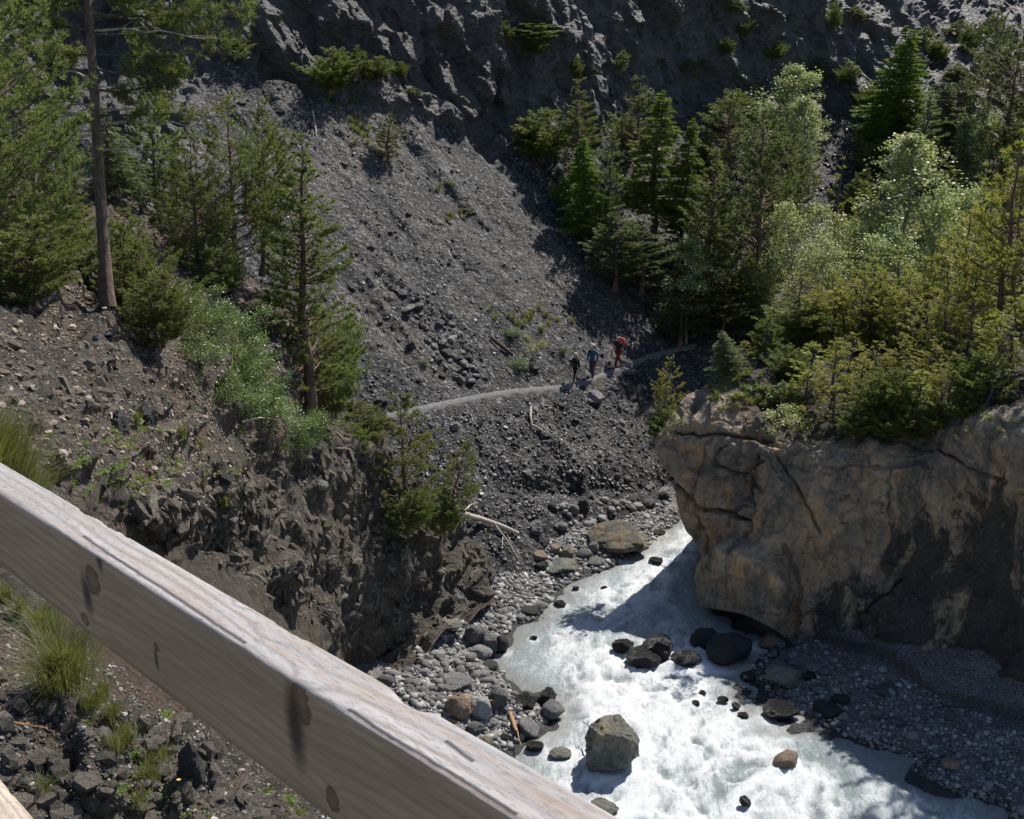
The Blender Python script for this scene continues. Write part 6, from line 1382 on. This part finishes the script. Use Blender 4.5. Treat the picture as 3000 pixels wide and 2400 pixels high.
def person(px, H, face, label, pose, top, legs, shoes, hair, extras):
    H *= 1.07; b = pathpt(px); o = thing('person', b, label, 'person', 'hikers on the path', (0, 0, face))
    # local frame: +x forward, +y left, +z up, all times body height H
    s = pose['swing']; a = pose['arm']
    J = {'pelvis': ((0, 0, .52), (.068, .052)), 'waist': ((0, 0, .61), (.058, .045)), 'chest': ((.005, 0, .73), (.078, .055)), 'neck': ((.005, 0, .835), .028), 'jaw': ((.018, 0, .872), (.038, .042)), 'head': ((.008, 0, .925), (.046, .052)), 'crown': ((.0, 0, .958), .034),
         'nose': ((.062, 0, .905), .008)}
    E = [('pelvis', 'waist'), ('waist', 'chest'), ('chest', 'neck'), ('neck', 'jaw'), ('jaw', 'head'), ('head', 'crown'), ('head', 'nose')]
    for sd, q in ((1, 'l'), (-1, 'r')):
        sw = s * sd; aw = -a * sd
        J[q + 'sh'] = ((.0, .105 * sd, .795), .034); J[q + 'el'] = ((.07 * aw - .01, .135 * sd, .645), .023); J[q + 'wr'] = ((.15 * aw + .03, .135 * sd, .52), .016)
        J[q + 'palm'] = ((.165 * aw + .035, .132 * sd, .488), (.012, .017))
        E += [('chest', q + 'sh'), (q + 'sh', q + 'el'), (q + 'el', q + 'wr'), (q + 'wr', q + 'palm')]
        for f in range(4):
            fx = .165 * aw + .035 + (f - 1.5) * .010; J[q + 'f%d' % f] = ((fx + .003, .128 * sd, .462), .0050); J[q + 'g%d' % f] = ((fx + .008, .120 * sd, .443 + (.004 if f in (0, 3) else 0)), .0042)
            E += [(q + 'palm', q + 'f%d' % f), (q + 'f%d' % f, q + 'g%d' % f)]
        J[q + 'th'] = ((.165 * aw + .060, .122 * sd, .480), .0055); J[q + 'ti'] = ((.165 * aw + .068, .118 * sd, .462), .0045); E += [(q + 'palm', q + 'th'), (q + 'th', q + 'ti')]
        J[q + 'hip'] = ((0, .048 * sd, .50), .050); kx = .10 * sw + .02; ax_ = .20 * sw - (.04 if sw < 0 else 0.0); az = .042 + (.035 if sw < 0 else 0)
        J[q + 'kn'] = ((kx + .01, .050 * sd, .285), .034); J[q + 'an'] = ((ax_, .048 * sd, az), .020); J[q + 'toe'] = ((ax_ + .075, .055 * sd, .018 + (0.0 if sw >= 0 else .004)), .016)
        E += [('pelvis', q + 'hip'), (q + 'hip', q + 'kn'), (q + 'kn', q + 'an'), (q + 'an', q + 'toe')]
    def sc_(J_, g=0): return {k: (tuple(c * H for c in p_), tuple((x + g) * H for x in (r_ if isinstance(r_, tuple) else (r_, r_)))) for k, (p_, r_) in J_.items()}
    Jb = dict(J); Jb.update({k: (J[k][0], tuple(x * .72 for x in J[k][1])) for k in ('pelvis', 'waist', 'chest')}); Jb.update({q + 'sh': (J[q + 'sh'][0], .026) for q in 'lr'}); Jb.update({q + 'hip': (J[q + 'hip'][0], .036) for q in 'lr'})
    obj('body', skin_mesh('body', sc_(Jb), E, skinm), None, o)
    tk = ['chest', 'waist', 'pelvis', 'neck'] + [q + j for q in 'lr' for j in (('sh', 'el', 'wr') if pose.get('long', 1) else ('sh', 'el'))]
    Jt = {k: J[k] for k in tk}; Jt['neck'] = ((0, 0, .815), .030); Jt['pelvis'] = ((0, 0, .50), (.072, .056))
    obj('jacket' if pose.get('long', 1) else 'shirt', skin_mesh('jacket', sc_(Jt, .014), [e for e in E if e[0] in Jt and e[1] in Jt], top), None, o)
    lk = ['pelvis'] + [q + j for q in 'lr' for j in ('hip', 'kn', 'an')]; Jl = {k: J[k] for k in lk}
    obj('trousers', skin_mesh('trousers', sc_(Jl, pose.get('loose', .010)), [e for e in E if e[0] in Jl and e[1] in Jl], legs), None, o)
    for q in 'lr':
        an, toe = J[q + 'an'][0], J[q + 'toe'][0]
        Js = {'a': ((an[0] - .012, an[1], .022 if an[2] < .05 else an[2] - .02), .026), 'b': ((an[0] + .03, an[1], .022), .024), 'c': ((toe[0] + .008, toe[1], .018), .019)}
        obj('shoe', skin_mesh('shoe', sc_(Js), [('a', 'b'), ('b', 'c')], shoes), None, o)
    for sd in (1, -1):
        V, Fc = ICO[1]; e = obj('eye', mesh_np('eye', V * .006 * H, Fc), eyem, o); e.location = (.052 * H, .019 * sd * H, .918 * H)
    extras(o, H, J, sc_); return o
eyem = M_flat('eye', (.02, .015, .012), .3)
def hairpiece(o, H, col, chain, name='hair'):
    Jh = {str(i): (tuple(c * H for c in p_), (r_ * H, r_ * H)) for i, (p_, r_) in enumerate(chain)}
    obj(name, skin_mesh(name, Jh, [(str(i), str(i + 1)) for i in range(len(chain) - 1)], col), None, o)
def cap(o, H, m, name, brim):
    V, Fc = ICO[3]; V = V.copy(); V[:, 2] = np.where(V[:, 2] < -.15, -.15 + (V[:, 2] + .15) * .05, V[:, 2]); V = V * np.array([.064, .060, .058]) * H + np.array([.004, 0, .938]) * H
    c = obj(name, mesh_np(name, V, Fc, True), m, o)
    if brim:
        V, Fc = ICO[2]; V = V * np.array([.036, .045, .006]) * H + np.array([.068, 0, .935]) * H; obj('brim', mesh_np('brim', V, Fc, True), m, c)
blond = M_flat('blond_hair', (.55, .36, .16), .6); brown_h = M_flat('light_brown_hair', (.30, .16, .08), .6); greyh = M_flat('grey_hair', (.20, .17, .15), .7)
black = M_flat('black_cloth', (.018, .018, .02), .8); blue = M_flat('blue_jacket_cloth', (.022, .095, .22), .6); plum = M_flat('plum_shirt_cloth', (.055, .025, .04), .8)
greyp = M_flat('grey_purple_cloth', (.085, .065, .075), .8); redp = M_flat('dark_red_cloth', (.20, .018, .03), .8); redb = M_flat('red_pack_cloth', (.72, .035, .012), .55); pinkc = M_flat('pale_pink_knit', (.55, .42, .42), .8); whitec = M_flat('white_cloth', (.7, .69, .66), .8)
shoe1 = M_flat('pinkish_shoe', (.32, .20, .18), .7); shoe2 = M_flat('brown_boot', (.14, .10, .08), .7); shoe3 = M_flat('dark_boot', (.05, .045, .045), .7)
def ex1(o, H, J, sc_):
    cap(o, H, pinkc, 'beanie', False)
    hairpiece(o, H, blond, [((-.030, .01, .915), .040), ((-.055, .015, .86), .034), ((-.072, .02, .79), .030), ((-.078, .02, .72), .024), ((-.075, .02, .66), .010)], 'ponytail')
    for sd in (1, -1):
        q = 'l' if sd > 0 else 'r'; pts = [np.array(J[q + k][0]) + np.array([0, (r_ + .014) * sd, 0]) for k, r_ in (('hip', .050), ('kn', .034), ('an', .022))]
        V, Fc = tube(np.array(pts) * H, np.array([.008, .007, .006]) * H, 5); obj('stripe', mesh_np('stripe', V, Fc, True), whitec, o)
def ex2(o, H, J, sc_):
    cap(o, H, whitec2, 'cap', True)
    hairpiece(o, H, greyh, [((-.02, 0, .925), .046), ((-.028, 0, .895), .036)])
    V, Fc = ICO[1]; bd = obj('badge', mesh_np('badge', V * np.array([.004, .010, .012]) * H, Fc), M_flat('yellow_badge', (.6, .5, .03)), o); bd.location = (.062 * H, .045 * H, .77 * H)
    for sd in (1, -1):
        V, Fc = tube(np.array([(.066, .055 * sd, .72), (.06, .062 * sd, .80), (.0, .065 * sd, .845), (-.06, .06 * sd, .79)]) * H, np.full(4, .008) * H, 5); obj('strap', mesh_np('strap', V, Fc, True), black, o)
whitec2 = M_flat('pale_cap_cloth', (.5, .43, .40), .8)
def ex3(o, H, J, sc_):
    hairpiece(o, H, brown_h, [((.0, 0, .962), .040), ((-.018, 0, .935), .054), ((-.022, 0, .89), .046), ((-.01, .035, .84), .026), ((.03, .055, .77), .020), ((.045, .055, .70), .012)])
    pk = thing2 = None
    V, Fc = ICO[3]; W_ = np.sign(V) * np.abs(V) ** .55; W_ = W_ / np.abs(W_).max(0); W_ = W_ * np.array([.070, .082, .150]) * H + np.array([-.135, 0, .735]) * H
    p_ = obj('backpack', mesh_np('backpack', W_, Fc, True), redb, o)
    V, Fc = ICO[2]; W_ = V * np.array([.055, .070, .045]) * H + np.array([-.125, 0, .875]) * H; obj('lid', mesh_np('lid', W_, Fc, True), redb, p_)
    for sd in (1, -1):
        V, Fc = tube(np.array([(.078, .05 * sd, .68), (.078, .055 * sd, .76), (.035, .062 * sd, .835), (-.06, .06 * sd, .83)]) * H, np.full(4, .009) * H, 5); obj('strap', mesh_np('strap', V, Fc, True), black, p_)
FA_ = math.atan2(-.42, -.91)
person(1687, 1.60, FA_ + .25, 'girl in black with a pale beanie and long blond ponytail, leading on the path', dict(swing=.55, arm=.35, loose=.004), black, black, shoe1, blond, ex1)
person(1735, 1.80, FA_ + .55, 'man in a blue jacket, grey trousers and pale cap, second on the path', dict(swing=.25, arm=.25, loose=.014), blue, greyp, shoe2, greyh, ex2)
person(1812, 1.72, FA_ + .3, 'woman in plum shirt and dark red trousers with a red backpack, last on the path', dict(swing=.9, arm=.5, loose=.014, long=0), plum, redp, shoe3, brown_h, ex3)

# ------------------------------------------------------------ the water, linked last of the setting
foam2 = WFOAM.copy(); wz = WV[:, 2].copy(); rgw = np.random.RandomState(3)
for (bx_, by_, r_, inw) in WASH:
    if not inw or r_ < 0.12: continue
    dx = WV[:, 0] - bx_; dy = WV[:, 1] - by_; d = np.sqrt(dx * dx + (dy * 1.1) ** 2)
    tail = np.exp(-(dx / (r_ * 1.1)) ** 2) * np.exp(-np.clip(-dy - r_ * .6, 0, 99) / (r_ * 2.2)) * (dy < -r_ * .4)
    ring_ = np.exp(-((d - r_ * 1.05) / (r_ * .30 + .05)) ** 2)
    foam2 = np.clip(foam2 + 0.55 * ring_ + 0.40 * tail * (1 - .6 * np.exp(-(dx / (r_ * .5)) ** 2)), 0, 1.1)
    wz = wz + 0.06 * ring_ * (dy > -r_) + .03 * tail * fbm(WV * 5.0, 2, 9) if r_ > .3 else wz + 0.03 * ring_
WFOAM = foam2; WV[:, 2] = wz
if True:
    f = WF[kr[WF].all(1)]; u, inv = np.unique(f, return_inverse=True)
    me = mesh_np('river', WV[u], inv.reshape(f.shape), True); add_attr(me, 'foam', WFOAM[u]); add_attr(me, 'shallow', SHAL[u])
    river = obj('river', me, MT['water']); river['kind'] = 'structure'

# ------------------------------------------------------------ neighbours that look alike are told apart by their order
ORD = 'first second third fourth fifth sixth seventh eighth ninth tenth eleventh twelfth thirteenth fourteenth fifteenth sixteenth seventeenth eighteenth nineteenth twentieth twenty-first twenty-second twenty-third twenty-fourth twenty-fifth twenty-sixth twenty-seventh twenty-eighth'.split()
byl = {}
for o in SC.objects:
    if o.parent is None and o.get('group') and o.get('label'): byl.setdefault(o['label'], []).append(o)
for lb, L in byl.items():
    if 1 < len(L) <= len(ORD):
        L.sort(key=lambda o: o.location.x / max(1, fdepth(o.location)))
        for k, o in enumerate(L):
            if len(lb.split()) <= 12: o['label'] = lb + ', ' + ORD[k] + ' from the left'
            else: o['label'] = lb + ', ' + ORD[k] + ' from left'
